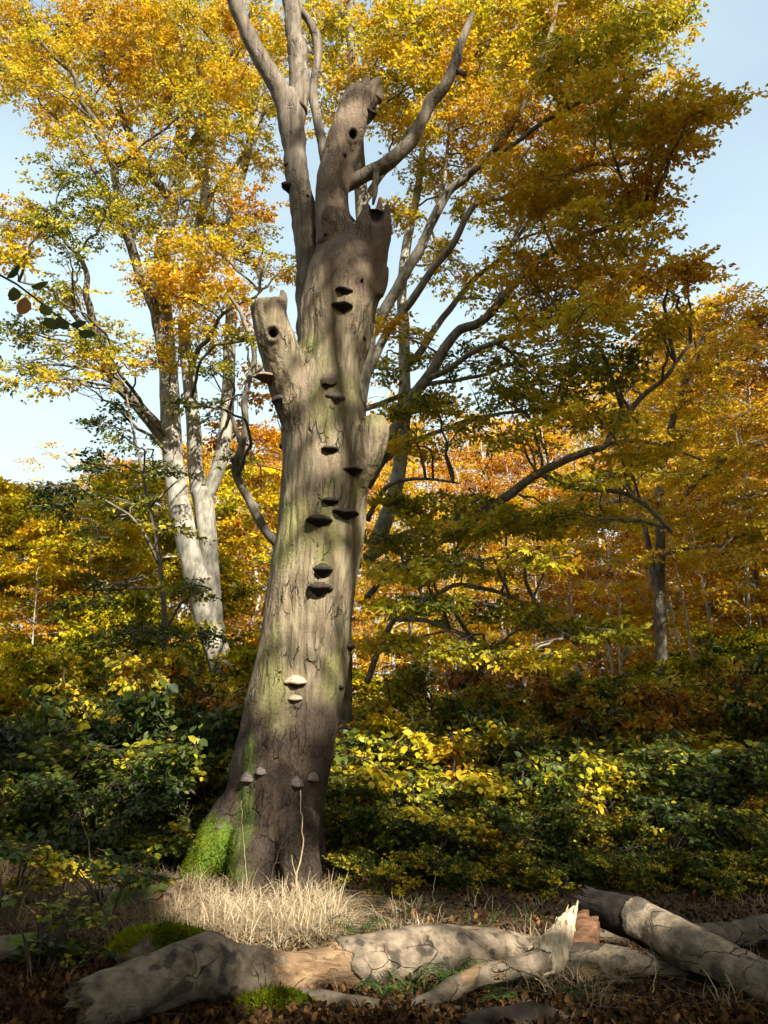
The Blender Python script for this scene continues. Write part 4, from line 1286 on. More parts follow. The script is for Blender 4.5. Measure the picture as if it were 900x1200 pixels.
SHRUBS = [
    ('leafy_shrub', 'dark green leafy shrub', 51, 1.5, 1.7, .24, 200, .07, 'dark green undergrowth shrubs',
     [(30, 10.6, 1.0), (120, 10.9, 1.1), (205, 10.7, 1.05), (60, 12.0, 1.25), (160, 12.2, 1.2), (250, 12.0, 1.25), (470, 10.8, .85), (620, 11.2, .9), (580, 12.2, 1.15), (790, 11.4, 1.05), (880, 11.6, 1.1), (840, 10.6, .8), (-40, 11.2, 1.2), (940, 11.0, 1.0), (720, 12.6, 1.2), (330, 11.4, 1.0), (15, 13.6, 1.5), (230, 13.6, 1.5), (430, 9.5, .55), (500, 9.3, .5), (590, 9.3, .55), (660, 9.4, .5), (770, 9.4, .6), (850, 9.2, .55), (910, 9.6, .65), (80, 9.9, .7), (170, 10.0, .75)]),
    ('olive_shrub', 'olive-yellow leafy shrub', 52, 1.5, 1.6, .38, 190, .08, 'olive-yellow undergrowth shrubs',
     [(410, 10.4, .95), (530, 10.7, .95), (660, 10.9, 1.0), (740, 11.3, 1.05), (860, 12.6, 1.25), (500, 12.0, 1.2), (640, 12.6, 1.25), (780, 12.8, 1.3), (110, 13.4, 1.45), (200, 14.6, 1.5), (440, 13.0, 1.35), (300, 13.2, 1.3), (560, 13.8, 1.5), (690, 14.2, 1.5), (900, 13.8, 1.5), (40, 14.8, 1.55), (960, 12.6, 1.3), (400, 9.7, .55), (470, 9.6, .6), (550, 9.7, .6), (630, 9.6, .6), (720, 9.5, .55), (820, 9.7, .65), (885, 9.2, .45), (20, 10.2, .7), (415, 8.7, .26), (455, 8.4, .22), (490, 8.8, .30), (540, 8.6, .24), (600, 8.7, .32), (640, 8.5, .24), (700, 8.8, .30), (745, 8.5, .26), (790, 8.7, .34), (830, 8.2, .24), (870, 8.5, .32), (920, 8.2, .3)]),
    ('yellow_shrub', 'yellow-leaved shrub', 53, 1.4, 1.4, .47, 150, .07, 'yellow-leaved undergrowth shrubs',
     [(680, 10.2, .75), (720, 10.7, .9), (430, 11.6, 1.1), (250, 11.0, .9), (610, 10.6, .7), (820, 11.8, 1.05), (170, 11.6, 1.0), (470, 11.3, .75), (700, 12.0, 1.2), (90, 12.8, 1.3), (770, 14.4, 1.6), (480, 14.4, 1.6), (560, 15.8, 1.7), (660, 16.2, 1.8), (400, 15.6, 1.5), (850, 16.4, 1.8), (180, 15.8, 1.6), (20, 16.4, 1.7), (270, 15.4, 1.6)]),
    ('orange_shrub', 'orange-brown leafed shrub', 54, 1.4, 1.5, .66, 150, .08, 'orange-brown undergrowth shrubs',
     [(550, 11.5, 1.15), (450, 12.4, 1.3), (640, 13.4, 1.4), (140, 14.2, 1.5), (740, 13.4, 1.4), (840, 14.6, 1.6), (280, 14.2, 1.4), (900, 10.4, .6), (390, 13.8, 1.5), (600, 15.4, 1.7), (920, 15, 1.7), (360, 15, 1.6), (70, 15.8, 1.6)]),
]
for (nm, lab, seed, h, w, tint, n, sd, grp, spots) in SHRUBS:
    pr = shrub(nm, lab, seed, h, w, tint, n, sd, grp)
    big = shrub(nm, lab, seed + 100, h * 1.6, w * 1.55, tint + .03, n * 2.1, sd, grp)      # the taller shrubs at the back
    used = False
    for i, (px, Y, s) in enumerate(spots):
        if Y > 12.5:
            o = copy_tree(big) if used else big
            used = True
            s = s / 1.6
        else:
            o = pr if i == 0 else copy_tree(pr)
        p = at(px, 900, Y)
        tag(o, ('low ' if Y < 10.1 else 'tall ' if Y > 12.5 else '') + lab + ', ' + ('front row, ' if Y < 10.1 else 'back row, ' if Y > 12.5 else 'middle row, ') + where(px, SHRUB_MARKS))
        o.location = (p[0], Y, float(gh(p[0], Y)) - 0.03)
        o.rotation_euler = (0, 0, g.uniform(0, 6.28))
        o.scale = (s * g.uniform(.95, 1.15), s * g.uniform(.95, 1.1), s * (g.uniform(.9, 1.08) if Y < 12 else g.uniform(.8, 1.4)))

# two feathery dark saplings low on the near left side
near_bush = [(60, 1130, 5.9, .62, 'low dark brownish-green seedling bush beside the near end of the bark-stripped log'), (130, 1085, 6.9, .6, 'small dark leafy seedling between the broken log chunk and the stripped log'),
             (20, 1040, 7.2, .75, 'thin dark seedling bush in the dry grass bank'), (200, 985, 9.7, .6, 'small dark seedling against the mossy root')]
for i, (px, py, Y, s, lab) in enumerate(near_bush):
    pr = shrub('seedling_bush', lab, 60 + i, 1.0, 1.0, .24 + .05 * i, 60, .09, 'seedlings in the clearing', scale=0.72, stems=6, low=.12)
    p = at(px, 1000, Y)
    pr.location = (p[0], Y, float(gh(p[0], Y)) - .02)
    pr.scale = (s * 1.3, s * 1.3, s)

# ------------------------------------------------------------------ wood behind the viewpoint that throws the shade
LIT = []  # spots to keep sunlit; unseen crowns are opened along the sun towards them
for zz in np.linspace(2.2, 7.5, 12):
    LIT.append((np.array([-1.25 + 0.11 * zz, 8.6, zz]), 0.3, 0.14))
for (px, py, rr, pr_) in ((438, 490, .14, 1), (345, 405, .16, 1), (318, 365, .2, 1), (345, 445, .18, 1), (395, 345, .28, 1), (405, 395, .14, 1), (345, 805, .2, 1), (345, 720, .16, .85), (350, 560, .14, .8), (385, 520, .10, .8), (370, 640, .12, .8), (400, 300, .15, .8), (390, 220, .1, .7), (305, 800, .12, .8)):
    LIT.append((at(px, py, 8.5), rr, pr_))
for (px, py, rr, pr_) in ((320, 1078, .5, 1), (260, 1070, .35, .9), (380, 1085, .4, 1), (330, 1140, .28, 1), (420, 1120, .28, 1), (500, 1110, .28, 1), (565, 1115, .22, .9), (655, 1110, .22, 1), (640, 1150, .18, .9), (560, 1085, .2, .7), (200, 1100, .2, .8), (20, 1040, .25, .6)):
    LIT.append((on_ground(px, py) + np.array([0, 0, .1]), rr, pr_))
for (px, py, Y, rr, pr_) in ((690, 950, 10.2, .35, .8), (700, 985, 10.2, .35, .9), (440, 890, 10.8, .4, .85), (460, 960, 10.2, .3, .7), (250, 930, 10.6, .22, .8), (640, 880, 11.5, .4, .6), (820, 850, 11.5, .35, .7), (90, 830, 13, .6, .6), (220, 860, 12, .35, .6), (600, 820, 13, .6, .5), (540, 850, 12, .4, .5), (235, 1015, 8.8, .35, .8)):
    LIT.append((at(px, py, Y), rr, pr_))
for (px, py, Y, rr, pr_) in ((200, 490, 17.5, .9, 1), (240, 560, 17.5, .6, 1), (60, 660, 22, 3.5, 1), (130, 620, 23, 3.0, 1)):
    LIT.append((at(px, py, Y), rr, pr_))
for k in range(26):                                        # unseen trees added beside and behind the viewpoint to block skylight
    a = math.radians(-18 + 214 * k / 25) + g.normal() * .03
    d = g.uniform(15, 21) if -math.sin(a) < .3 or math.cos(a) < 0 else g.uniform(19, 25)
    if abs((math.degrees(a) + 180) % 360 - 298) < 34:      # the tall beeches stand there
        continue
    o = copy_tree(RING[1 - k % 2])
    x_, y_ = math.cos(a + math.pi) * d, 4 + math.sin(a + math.pi) * d
    o.location = (x_, y_, float(gh(x_, y_)) - .05)
    s_ = g.uniform(1.0, 1.35)
    o.scale = (s_ * 1.2, s_ * 1.2, s_)
    o.rotation_euler = (0, 0, g.uniform(0, 6.28))
    tag(o, 'unseen tall copper tree added around the clearing to block skylight' if k % 2 == 0 else 'unseen golden young tree added around the clearing to block skylight', 'tree', 'wood surrounding the clearing')
for k, (x_, y_, s_) in enumerate(((15.5, 10.5, 1.75), (17.5, 15.0, 1.8), (21.0, 20.0, 1.8), (24.0, 14.0, 1.9), (19.0, 9.0, 1.8))):  # out-of-view trees added to put the background wood in shade
    o = copy_tree(RING[1])
    o.location = (x_, y_, float(gh(x_, y_)) - .05)
    o.scale = (s_, s_, s_)
    o.rotation_euler = (0, 0, 1.3 * k)
    tag(o, 'unseen very tall copper tree added beside the clearing, shading the orange beech', 'tree', 'wood surrounding the clearing')
gl_ = np.random.default_rng(404)
for q in range(46):
    px = gl_.uniform(380, 900) if q % 3 else gl_.uniform(0, 300)
    LIT.append((at(px, gl_.uniform(800, 1000), gl_.uniform(10.0, 12.5)), gl_.uniform(.10, .30), .75))
gs = np.random.default_rng(90)


def path_blocks(P):
    out = np.zeros(len(P), bool)
    for p, r_, pr_ in LIT:
        if pr_ < .95:
            continue
        w = P - p
        t_ = w @ SUN
        out |= (np.linalg.norm(w - t_[:, None] * SUN, axis=1) < r_ * .8) & (t_ > 0)
    return out


def in_sun_gap(pos):
    gap = np.zeros(len(pos), bool)
    for p, r_, pr_ in LIT:
        w = pos - p
        t_ = w @ SUN
        d = np.linalg.norm(w - t_[:, None] * SUN, axis=1)
        gap |= (d < r_ + (0.24 if r_ < .21 else 0.42)) & (t_ > 0) & (gs.random(len(pos)) < pr_)
    return gap


for (x, y, H, spread, bh, npads, dens, seed, lab) in (
        (12.5, 0.5, 22, 4.6, 9.5, 50, 46, 91, 'tall beech standing to one side of the viewpoint, shading the spreading crown'),
        (9.5, -4.5, 24, 5.0, 8.5, 64, 46, 92, 'tall beech behind the viewpoint, shading the shrubs'),
        (5.0, -8.5, 22, 4.8, 8.5, 60, 46, 93, 'tall beech behind the viewpoint, shading the fallen logs'),
        (-6.5, -1.0, 18, 5.0, 8.5, 50, 42, 95, 'unseen broad beech added on the other side of the viewpoint to block skylight'),  # this and the next are overhead canopy added to cut skylight
        (-1.5, -7.0, 19, 5.0, 8.5, 50, 42, 96, 'unseen broad beech added straight behind the viewpoint to block skylight')):
    generic_tree('shade_beech', lab, seed, H, spread, bh, .56, npads, dens, 'beech', .32, 'beeches around the viewpoint', leaf='leaf_far', skip=in_sun_gap, loc=(x, y, 0), scale=1.4, padz=.35)


# ================================================================== fallen wood
def log_body(P, r, k=120, seed=0, lump=0.10, step=0.012, ragged=(0.0, 0.0), along=None):
    """dense swept log; returns the vertex grid. ragged: metres of broken jaggedness at the two ends"""
    n = int(np.linalg.norm(np.diff(P, axis=0), axis=1).sum() / step)
    Q = resample(np.column_stack([P, r]), max(n, 8))
    G = tube_grid(Q[:, :3], Q[:, 3], k)
    c = Q[:, None, :3]
    d = G - c
    f = 1 + lump * fbm(G * 2.2 + seed, 2) + lump * 0.45 * fbm(G * 7 + seed, 2)
    G = c + d * f[..., None]
    T = np.gradient(Q[:, :3], axis=0)
    T /= np.linalg.norm(T, axis=1)[:, None]
    n = len(G)
    t = np.arange(n) * step
    for e, amt in ((0, ragged[0]), (1, ragged[1])):
        if amt:
            j = pnoise(np.stack([np.cos(np.linspace(0, 2 * np.pi, k, endpoint=False)) * 2.6 + seed, np.sin(np.linspace(0, 2 * np.pi, k, endpoint=False)) * 2.6, np.zeros(k) + e * 9], -1))
            j2 = rng.normal(size=k) * 0.25
            w = np.exp(-(t if e == 0 else t[::-1]) / (amt * 1.2))
            G = G + (T[:, None, :] * ((j + j2) * amt)[None, :, None] * w[:, None, None]) * (1 if e else -1)
    return G, Q, T


def grid_mesh(name, G, origin, caps=True, hollow=0.06, vattrs=None):
    n, k = G.shape[:2]
    m_ = MB()
    i = np.arange(n - 1)[:, None] * k
    j = np.arange(k)[None, :]
    f4 = np.stack([i + j, i + (j + 1) % k, i + k + (j + 1) % k, i + k + j], -1).reshape(-1, 4)
    V = G.reshape(-1, 3)
    f3 = []
    if caps:
        V = np.vstack([V, G[0].mean(0) + (G[1].mean(0) - G[0].mean(0)) * 2 * (hollow > 0), G[-1].mean(0) - (G[-1].mean(0) - G[-2].mean(0)) * 2 * (hollow > 0)])
        jj = np.arange(k)
        f3 = np.vstack([np.stack([np.full(k, n * k), (jj + 1) % k, jj], -1), np.stack([np.full(k, n * k + 1), (n - 1) * k + jj, (n - 1) * k + (jj + 1) % k], -1)])
    m_.add(V, f3=f3, f4=f4)
    va = None
    if vattrs:
        va = {q: np.concatenate([w.ravel(), np.zeros(len(V) - n * k)]) for q, w in vattrs.items()}
    return m_.mesh(name, smooth=True, origin=origin, vattrs=va)


def bark_shell(name, G, Q, mask, thick, origin, vattrs=None):
    """loose bark: the masked faces lifted off the wood, with edges running down to it"""
    n, k = mask.shape
    d = G - Q[:, None, :3]
    d = d / np.linalg.norm(d, axis=-1)[..., None]
    O = G + d * (thick * (1 + 0.35 * fbm(G * 9 + 3, 2)))[..., None]
    I = G - d * 0.006
    fi, fj = np.nonzero(mask[:-1] & mask[1:] & np.roll(mask, -1, 1)[:-1] & np.roll(mask, -1, 1)[1:])
    a, b = fi * k + fj, fi * k + (fj + 1) % k
    c, e = (fi + 1) * k + (fj + 1) % k, (fi + 1) * k + fj
    f4 = np.stack([a, b, c, e], -1)
    cnt = {}
    for q in f4:
        for u, v in ((q[0], q[1]), (q[1], q[2]), (q[2], q[3]), (q[3], q[0])):
            if (v, u) in cnt:
                del cnt[(v, u)]
            else:
                cnt[(u, v)] = 1
    off = n * k
    sk = np.array([(v, u, u + off, v + off) for u, v in cnt]) if cnt else np.zeros((0, 4), int)
    used = np.unique(np.concatenate([f4.ravel(), sk.ravel()]))
    remap = np.full(2 * off, -1)
    remap[used] = np.arange(len(used))
    V = np.vstack([O.reshape(-1, 3), I.reshape(-1, 3)])[used]
    m_ = MB()
    m_.add(V, f4=remap[np.vstack([f4, sk]).astype(int)])
    va = None
    if vattrs:
        va = {q: np.concatenate([w.ravel(), w.ravel()])[used] for q, w in vattrs.items()}
    return m_.mesh(name, smooth=False, origin=origin, vattrs=va)


def log_from_px(pts):
    """pts: (px, py centre, radius px, Y)"""
    P = np.array([at(a, b, Y) for a, b, r_, Y in pts])
    R = np.array([r_ * mpp(a, b, Y) for a, b, r_, Y in pts])
    return P, R


# --- long log with stripped middle
P, R = log_from_px([(92, 1180, 27, 4.70), (130, 1168, 28, 4.80), (180, 1152, 29, 4.93), (225, 1138, 30, 5.07), (262, 1139, 28, 5.17), (310, 1143, 25, 5.30), (360, 1141, 24, 5.45), (400, 1131, 26, 5.52), (430, 1126, 26, 5.58),
                    (480, 1119, 27, 5.72), (530, 1116, 27, 5.85), (580, 1116, 22, 5.95), (640, 1117, 13, 6.05)])
org = tuple(P.mean(0) * np.array([1, 1, 0]))
lg = thing('fallen_log', 'long fallen beech log with its bark stripped off in the middle, before the dead trunk', 'log', org)
G, Q, Tn = log_body(P, R, seed=3, ragged=(0.05, 0.16))
uu = np.linspace(0, 1, len(G))
# branch collar and ridge
for (px, py, Y, amp, sp) in ((246, 1108, 5.2, .055, .10), (432, 1135, 5.45, .045, .12)):
    c0 = at(px, py, Y)
    w = np.exp(-(np.linalg.norm(G - c0, axis=-1) / sp) ** 2)
    d = G - Q[:, None, :3]
    G = G + d / np.linalg.norm(d, axis=-1)[..., None] * (amp * w)[..., None]
put('heartwood', grid_mesh('heartwood', G, org), M['logwood'], lg)
nzb = fbm(G * np.array([2.4, 2.4, 3.2]) + 8, 3)
nzc = fbm(G * 6.5 + 20, 2)
strip = np.exp(-((uu - 0.44) / 0.13) ** 2)[:, None] + np.clip((uu - 0.93) / 0.07, 0, 1)[:, None] * 0.8
mask = (0.78 + 0.26 * nzb + 0.10 * nzc - 1.15 * strip) > 0
mask |= np.linalg.norm((G - at(352, 1122, 5.2)) * np.array([1, .6, 1.6]), axis=-1) + .06 * nzc < 0.12     # one patch left on the bare wood
put('bark', bark_shell('bark', G, Q, mask, 0.011, org, {'char': np.clip(smoothstep(.34, .5, fbm(G * 9 + 77, 2)) * 0.8, 0, 1), 'moss': 0 * nzb}), M['logbark'], lg)

# --- thin broken branch in front, ending in a bright splintered tip
P, R = log_from_px([(345, 1172, 11, 5.12), (380, 1176, 12, 5.1), (430, 1184, 13, 5.07), (470, 1188, 13, 5.07), (505, 1176, 12, 5.12), (530, 1158, 11, 5.2), (560, 1144, 11.5, 5.28), (595, 1136, 11.5, 5.36), (625, 1130, 12, 5.44), (640, 1125, 13, 5.48)])
org = tuple(P.mean(0) * np.array([1, 1, 0]))
br = thing('fallen_branch', 'crooked fallen branch ending in a bright upright splintered break', 'branch', org)
G, Q, Tn = log_body(P, R, k=60, seed=13, lump=0.14, step=0.012, ragged=(0.05, 0.03))
put('wood', grid_mesh('wood', G, org), M['logwood'], br)
mask = (fbm(G * 5 + 4, 3) + 0.35) > 0
put('bark', bark_shell('bark', G, Q, mask, 0.006, org, {'char': 0 * mask, 'moss': 0 * mask}), M['logbark'], br)
P, R = log_from_px([(628, 1134, 11, 5.44), (645, 1122, 14, 5.48), (652, 1106, 13, 5.5), (659, 1092, 10, 5.51), (666, 1078, 7, 5.52), (673, 1066, 2.5, 5.53)])
G, Q, Tn = log_body(P, R, k=64, seed=23, lump=0.30, step=0.008, ragged=(0.0, 0.05))
d = G - Q[:, None, :3]
G = Q[:, None, :3] + d * (1 + .30 * np.abs(fbm(G * np.array([24, 24, 7]) + 3, 3)))[..., None] * np.array([1.0, .62, 1.0])
put('splintered_tip', grid_mesh('splintered_tip', G, org), M['rawwood'], br)
for q in range(20):
    a = rng.uniform(0, 6.28)
    t_ = rng.uniform(.05, .95)
    b0 = Q[int(t_ * (len(Q) - 1)), :3]
    rr = Q[int(t_ * (len(Q) - 1)), 3]
    s0 = b0 + np.array([math.cos(a), math.sin(a), 0]) * rr * .8
    mb = MB()
    hh = rng.uniform(.04, .10)
    mb.tube([s0 - np.array([.008, 0, .03]), s0 + np.array([math.cos(a) * .006, math.sin(a) * .006, .4 * hh]), s0 + np.array([math.cos(a) * .01 + .02, math.sin(a) * .01, hh])], [.010, .007, .001], 5)
    put('splinter', mb.mesh('splinter', origin=org), M['rawwood'], br)
P, R = log_from_px([(505, 1186, 9, 5.05), (545, 1190, 9, 5.03), (590, 1196, 7, 5.0), (625, 1204, 4, 4.98)])
G, Q, Tn = log_body(P, R, k=18, seed=41, lump=0.16, step=0.025)
put('side_branch', grid_mesh('side_branch', G, org), M['logbark'], br)

# --- tilted log resting on rotten wood
P, R = log_from_px([(683, 1056, 18, 6.25), (705, 1064, 21, 6.15), (740, 1076, 23, 6.0), (780, 1095, 23.5, 5.8), (820, 1118, 24, 5.6), (860, 1138, 24, 5.45), (905, 1158, 25, 5.28), (960, 1180, 26, 5.1)])
org = tuple(P.mean(0) * np.array([1, 1, 0]))
tl = thing('tilted_log', 'thick grey log propped up at a slant, its broken end blackened', 'log', org)
G, Q, Tn = log_body(P, R, seed=7, ragged=(0.10, 0.02), lump=0.13)
put('heartwood', grid_mesh('heartwood', G, org), M['charwood'], tl)
uu = np.linspace(0, 1, len(G))[:, None]
nzb = fbm(G * 3 + 60, 3)
low = (Q[:, None, 2] - G[..., 2]) / Q[:, None, 3]
mask = (0.55 + .4 * nzb - 0.95 * smoothstep(0.36, 0.22, uu + .16 * nzb) - .9 * smoothstep(.25, .8, low + .4 * nzb)) > 0
put('bark', bark_shell('bark', G, Q, mask, 0.013, org, {'char': smoothstep(.3, .5, fbm(G * 6 + 7, 2)) * .7, 'moss': 0 * nzb}), M['logbark'], tl)

# --- second log behind it
P, R = log_from_px([(700, 1092, 13, 6.6), (760, 1100, 14, 6.5), (815, 1106, 14, 6.4), (850, 1097, 14, 6.45), (905, 1088, 14, 6.5), (980, 1078, 14, 6.5)])
P[:, 2] = np.maximum(P[:, 2], R * .8)
org = tuple(P.mean(0) * np.array([1, 1, 0]))
sl = thing('fallen_limb', 'brown bent limb lying behind the tilted log', 'log', org)
G, Q, Tn = log_body(P, R, k=60, seed=17, lump=0.12, step=.016)
put('wood', grid_mesh('wood', G, org), M['darkrot'], sl)
mask = (fbm(G * 3.2 + 14, 3) + 0.5) > 0
put('bark', bark_shell('bark', G, Q, mask, 0.009, org, {'char': 0.3 + 0 * mask, 'moss': 0 * mask}), M['logbark'], sl)
# dark limb on the ground under the tilted log
P, R = log_from_px([(640, 1118, 14, 5.95), (690, 1128, 17, 5.85), (730, 1132, 15, 5.8), (790, 1136, 12, 5.75), (830, 1142, 9, 5.65)])
P[:, 2] = np.maximum(P[:, 2], R * .7)
org = tuple(P.mean(0) * np.array([1, 1, 0]))
dl = thing('rotten_limb', 'dark rotten limb on the ground under the tilted log', 'log', org)
G, Q, Tn = log_body(P, R, k=60, seed=27, lump=0.16, step=.016)
put('wood', grid_mesh('wood', G, org), M['darkrot'], dl)
mask = (fbm(G * 4 + 4, 3) + 0.15) > 0
put('bark', bark_shell('bark', G, Q, mask, 0.008, org, {'char': 0.5 + 0 * mask, 'moss': 0 * mask}), M['logbark'], dl)


def chunk(name, label, pts, mat, seed, cat='wood', k=56, lump=.22, ragged=(.06, .06), barkmat=None, top=None):
    P, R = log_from_px(pts)
    org = tuple(P.mean(0) * np.array([1, 1, 0]))
    t = thing(name, label, cat, org)
    G, Q, Tn = log_body(P, R, k=k, seed=seed, lump=lump, step=.014, ragged=ragged)
    put('wood', grid_mesh('wood', G, org), M[mat], t)
    if barkmat is not None:
        mask = (fbm(G * 4 + seed, 3) + barkmat) > 0
        put('bark', bark_shell('bark', G, Q, mask, 0.009, org, {'char': 0 * mask, 'moss': (G[..., 2] > Q[:, None, 2]) * smoothstep(0, .3, fbm(G * 4 + 9 + seed, 2)) * .9}), M['logbark'], t)
    return t, G, Q


chunk('rotten_stump', 'split orange-brown rotten wood propping up the tilted log', [(668, 1128, 22, 5.95), (676, 1108, 24, 6.0), (686, 1088, 20, 6.05), (694, 1074, 9, 6.1)], 'rotwood', 5, 'stump', ragged=(.02, .05))
chunk('wood_chunk', 'short grey sawn-off wood chunk beside the orange rotten wood', [(672, 1138, 17, 5.65), (690, 1136, 18, 5.62), (712, 1134, 16, 5.6)], 'logwood', 6, 'wood', barkmat=.2)
chunk('broken_log_chunk', 'broad broken log chunk standing in dry grass beside the mossy root', [(128, 1078, 20, 7.5), (150, 1066, 26, 7.45), (172, 1056, 27, 7.4), (192, 1042, 22, 7.4), (200, 1034, 14, 7.4)], 'logwood', 9, 'log', barkmat=.45, ragged=(.08, .10))
chunk('grey_branch', 'grey dead branch poking out of the dry grass bank', [(50, 1082, 8, 7.2), (80, 1068, 9, 7.3), (105, 1055, 10, 7.4), (130, 1050, 9, 7.5)], 'darkrot', 19, 'branch', barkmat=.1)
chunk('grey_branch', 'grey weathered branch lying at the foot of the grass bank', [(-20, 1112, 11, 6.2), (20, 1110, 12, 6.2), (50, 1106, 11, 6.25), (75, 1108, 7, 6.3)], 'darkrot', 29, 'branch', barkmat=.2)
chunk('old_stump', 'small decayed brown stump against the dark shrubs', [(553, 1092, 20, 8.3), (552, 1072, 18, 8.35), (550, 1056, 15, 8.4), (547, 1046, 9, 8.4)], 'rotwood', 39, 'stump', ragged=(.02, .1))
chunk('dark_log', 'dark decayed log end lying in front of the crooked branch', [(545, 1208, 16, 4.75), (590, 1200, 18, 4.78), (630, 1198, 18, 4.8), (662, 1204, 12, 4.8)], 'darkrot', 49, 'log')


def mossy(name, label, pts, seed, dens):
    t, G, Q = chunk(name, label, pts, 'logbark', seed, 'log', lump=.2, barkmat=.3)
    org = np.array(t.location)
    m_ = MB()
    V = G.reshape(-1, 3)
    nrm = V - np.repeat(Q[:, :3], G.shape[1], 0)
    nrm /= np.linalg.norm(nrm, axis=1)[:, None]
    w = smoothstep(.1, .5, nrm[:, 2] + .7 * fbm(V * 5 + seed, 2))
    idx = rng.choice(len(V), dens, p=w / w.sum())
    o = V[idx] + rng.normal(size=(dens, 3)) * .012 + nrm[idx] * .008
    tip = o + (nrm[idx] * .6 + rng.normal(size=(dens, 3)) * .5) * .028
    s = np.cross(tip - o, rng.normal(size=(dens, 3)))
    s /= np.linalg.norm(s, axis=1)[:, None]
    m_.add(np.stack([o - s * .008, o + s * .008, tip], 1), f3=np.arange(dens * 3).reshape(-1, 3), t3=np.clip(.6 + .6 * fbm(V[idx] * 4, 2) + rng.normal(size=dens) * .15, 0, 1))
    tag(put('moss', m_.mesh('moss', origin=org, tint=True), M['moss'], t), 'bright green moss cushion', kind='stuff')


mossy('mossy_log', 'low mossy log half hidden behind the stripped log', [(140, 1118, 16, 5.75), (175, 1112, 19, 5.8), (210, 1112, 18, 5.85), (245, 1118, 12, 5.9)], 3, 9000)
mossy('mossy_branch', 'short moss-covered branch tucked under the stripped log', [(285, 1192, 13, 5.0), (320, 1186, 15, 5.02), (350, 1188, 13, 5.05), (375, 1196, 8, 5.05)], 8, 7000)


# ================================================================== ground cover
def blades(mb, O, H, lean_dir, lean, width, tint):
    """curved grass blades, three segments each"""
    m = len(O)
    d = np.stack([np.cos(lean_dir), np.sin(lean_dir), 0 * lean_dir], -1)
    sdv = np.stack([-d[:, 1], d[:, 0], 0 * lean_dir], -1)
    tw = rng.uniform(-.8, .8, m)
    sdv = sdv * np.cos(tw)[:, None] + d * np.sin(tw)[:, None]
    V = []
    for t, ww in ((0, 1), (.4, .85), (.75, .6), (1, .05)):
        up = H * (t - 0.32 * lean * t * t)
        P = O + d * (H * lean * t * t * 0.9)[:, None] + np.stack([0 * up, 0 * up, up], -1)
        V += [P - sdv * (width * ww)[:, None], P + sdv * (width * ww)[:, None]]
    V = np.stack(V, 1)
    q = np.arange(m)[:, None] * 8
    f = np.concatenate([q + np.array([a, a + 1, a + 3, a + 2]) for a in (0, 2, 4)])
    mb.add(V, f4=f, t4=np.tile(tint, 3))


def tufts(mb, spots, per, h, spread, tint, width=.0028):
    for (x, y) in spots:
        n = int(per * rng.uniform(.6, 1.4))
        o = np.array([x, y]) + rng.normal(size=(n, 2)) * spread
        z_ = gh(o[:, 0], o[:, 1])
        a = np.arctan2(o[:, 1] - y, o[:, 0] - x) + rng.normal(size=n) * .8
        blades(mb, np.column_stack([o, z_ - .01]), h * rng.uniform(.5, 1.3, n), a, np.where(rng.random(n) < .3, rng.uniform(1.6, 3.0, n), rng.uniform(.2, 2.0, n)), width * rng.uniform(.7, 1.4, n), np.clip(tint + rng.normal(size=n) * .18, 0, 1))


mb = MB()


def scatter(n, px0, px1, py0, py1):
    out = []
    for q in range(n):
        p = on_ground(rng.uniform(px0, px1), rng.uniform(py0, py1))
        out.append((p[0], p[1]))
    return out


tufts(mb, scatter(75, 200, 400, 1052, 1115), 40, .23, .12, .70)
tufts(mb, scatter(28, 255, 390, 1066, 1105), 50, .30, .08, .88)
tufts(mb, scatter(12, 400, 520, 1065, 1100), 30, .18, .06, .66)
tufts(mb, scatter(5, 520, 640, 1065, 1095), 26, .18, .05, .6)
tufts(mb, scatter(75, -40, 150, 1010, 1100), 36, .24, .16, .34)
tufts(mb, scatter(35, 130, 220, 1050, 1110), 34, .26, .10, .55)
tufts(mb, scatter(16, 640, 940, 1120, 1200), 22, .22, .07, .45)
tufts(mb, scatter(14, 0, 420, 1150, 1200), 14, .18, .08, .4)
tufts(mb, scatter(16, 610, 720, 1120, 1180), 26, .26, .05, .66)
tufts(mb, scatter(8, 820, 930, 1040, 1110), 20, .22, .10, .4)
grass = put('dry_grass', mb.mesh('dry_grass', tint=True), M['straw'])
tag(grass, 'tufts of pale dry straw grass around the dead trunk and logs', 'grass', kind='stuff')

mb = MB()
tufts(mb, scatter(26, 430, 560, 1130, 1175), 34, .11, .07, .45, .0035)
tufts(mb, scatter(12, 620, 720, 1120, 1160), 26, .10, .05, .5, .0035)
tufts(mb, scatter(14, 390, 640, 1050, 1090), 20, .14, .08, .4, .003)
gg = put('green_grass', mb.mesh('green_grass', tint=True), M['fern'])
tag(gg, 'short green grass and heath between the fallen branches', 'grass', kind='stuff')

# leaf litter
mb = MB()
n = 24000
pxs, pys = rng.uniform(-60, 960, n), 985 + 235 * rng.random(n) ** 0.55
pts = np.array([on_ground(a, b) for a, b in zip(pxs, pys)])
LF = [make_fan(200 + s, n_main=1, L=.07, length=.02, side=0, rich=True, width=.34, rough=.7)[:1] for s in range(6)]
pts[:, 2] = gh(pts[:, 0], pts[:, 1]) + .012 + .02 * rng.random(n)
expand(mb, LF, pts, rng.uniform(0, 6.28, n), rng.normal(size=n) * .14, rng.normal(size=n) * .25, rng.uniform(.45, .9, n), np.clip(.45 + .25 * rng.normal(size=n), 0, 1))
litter = put('leaf_litter', mb.mesh('leaf_litter', tint=True), M['litter'])
tag(litter, 'brown fallen leaves carpeting the forest floor', 'leaf litter', kind='stuff')


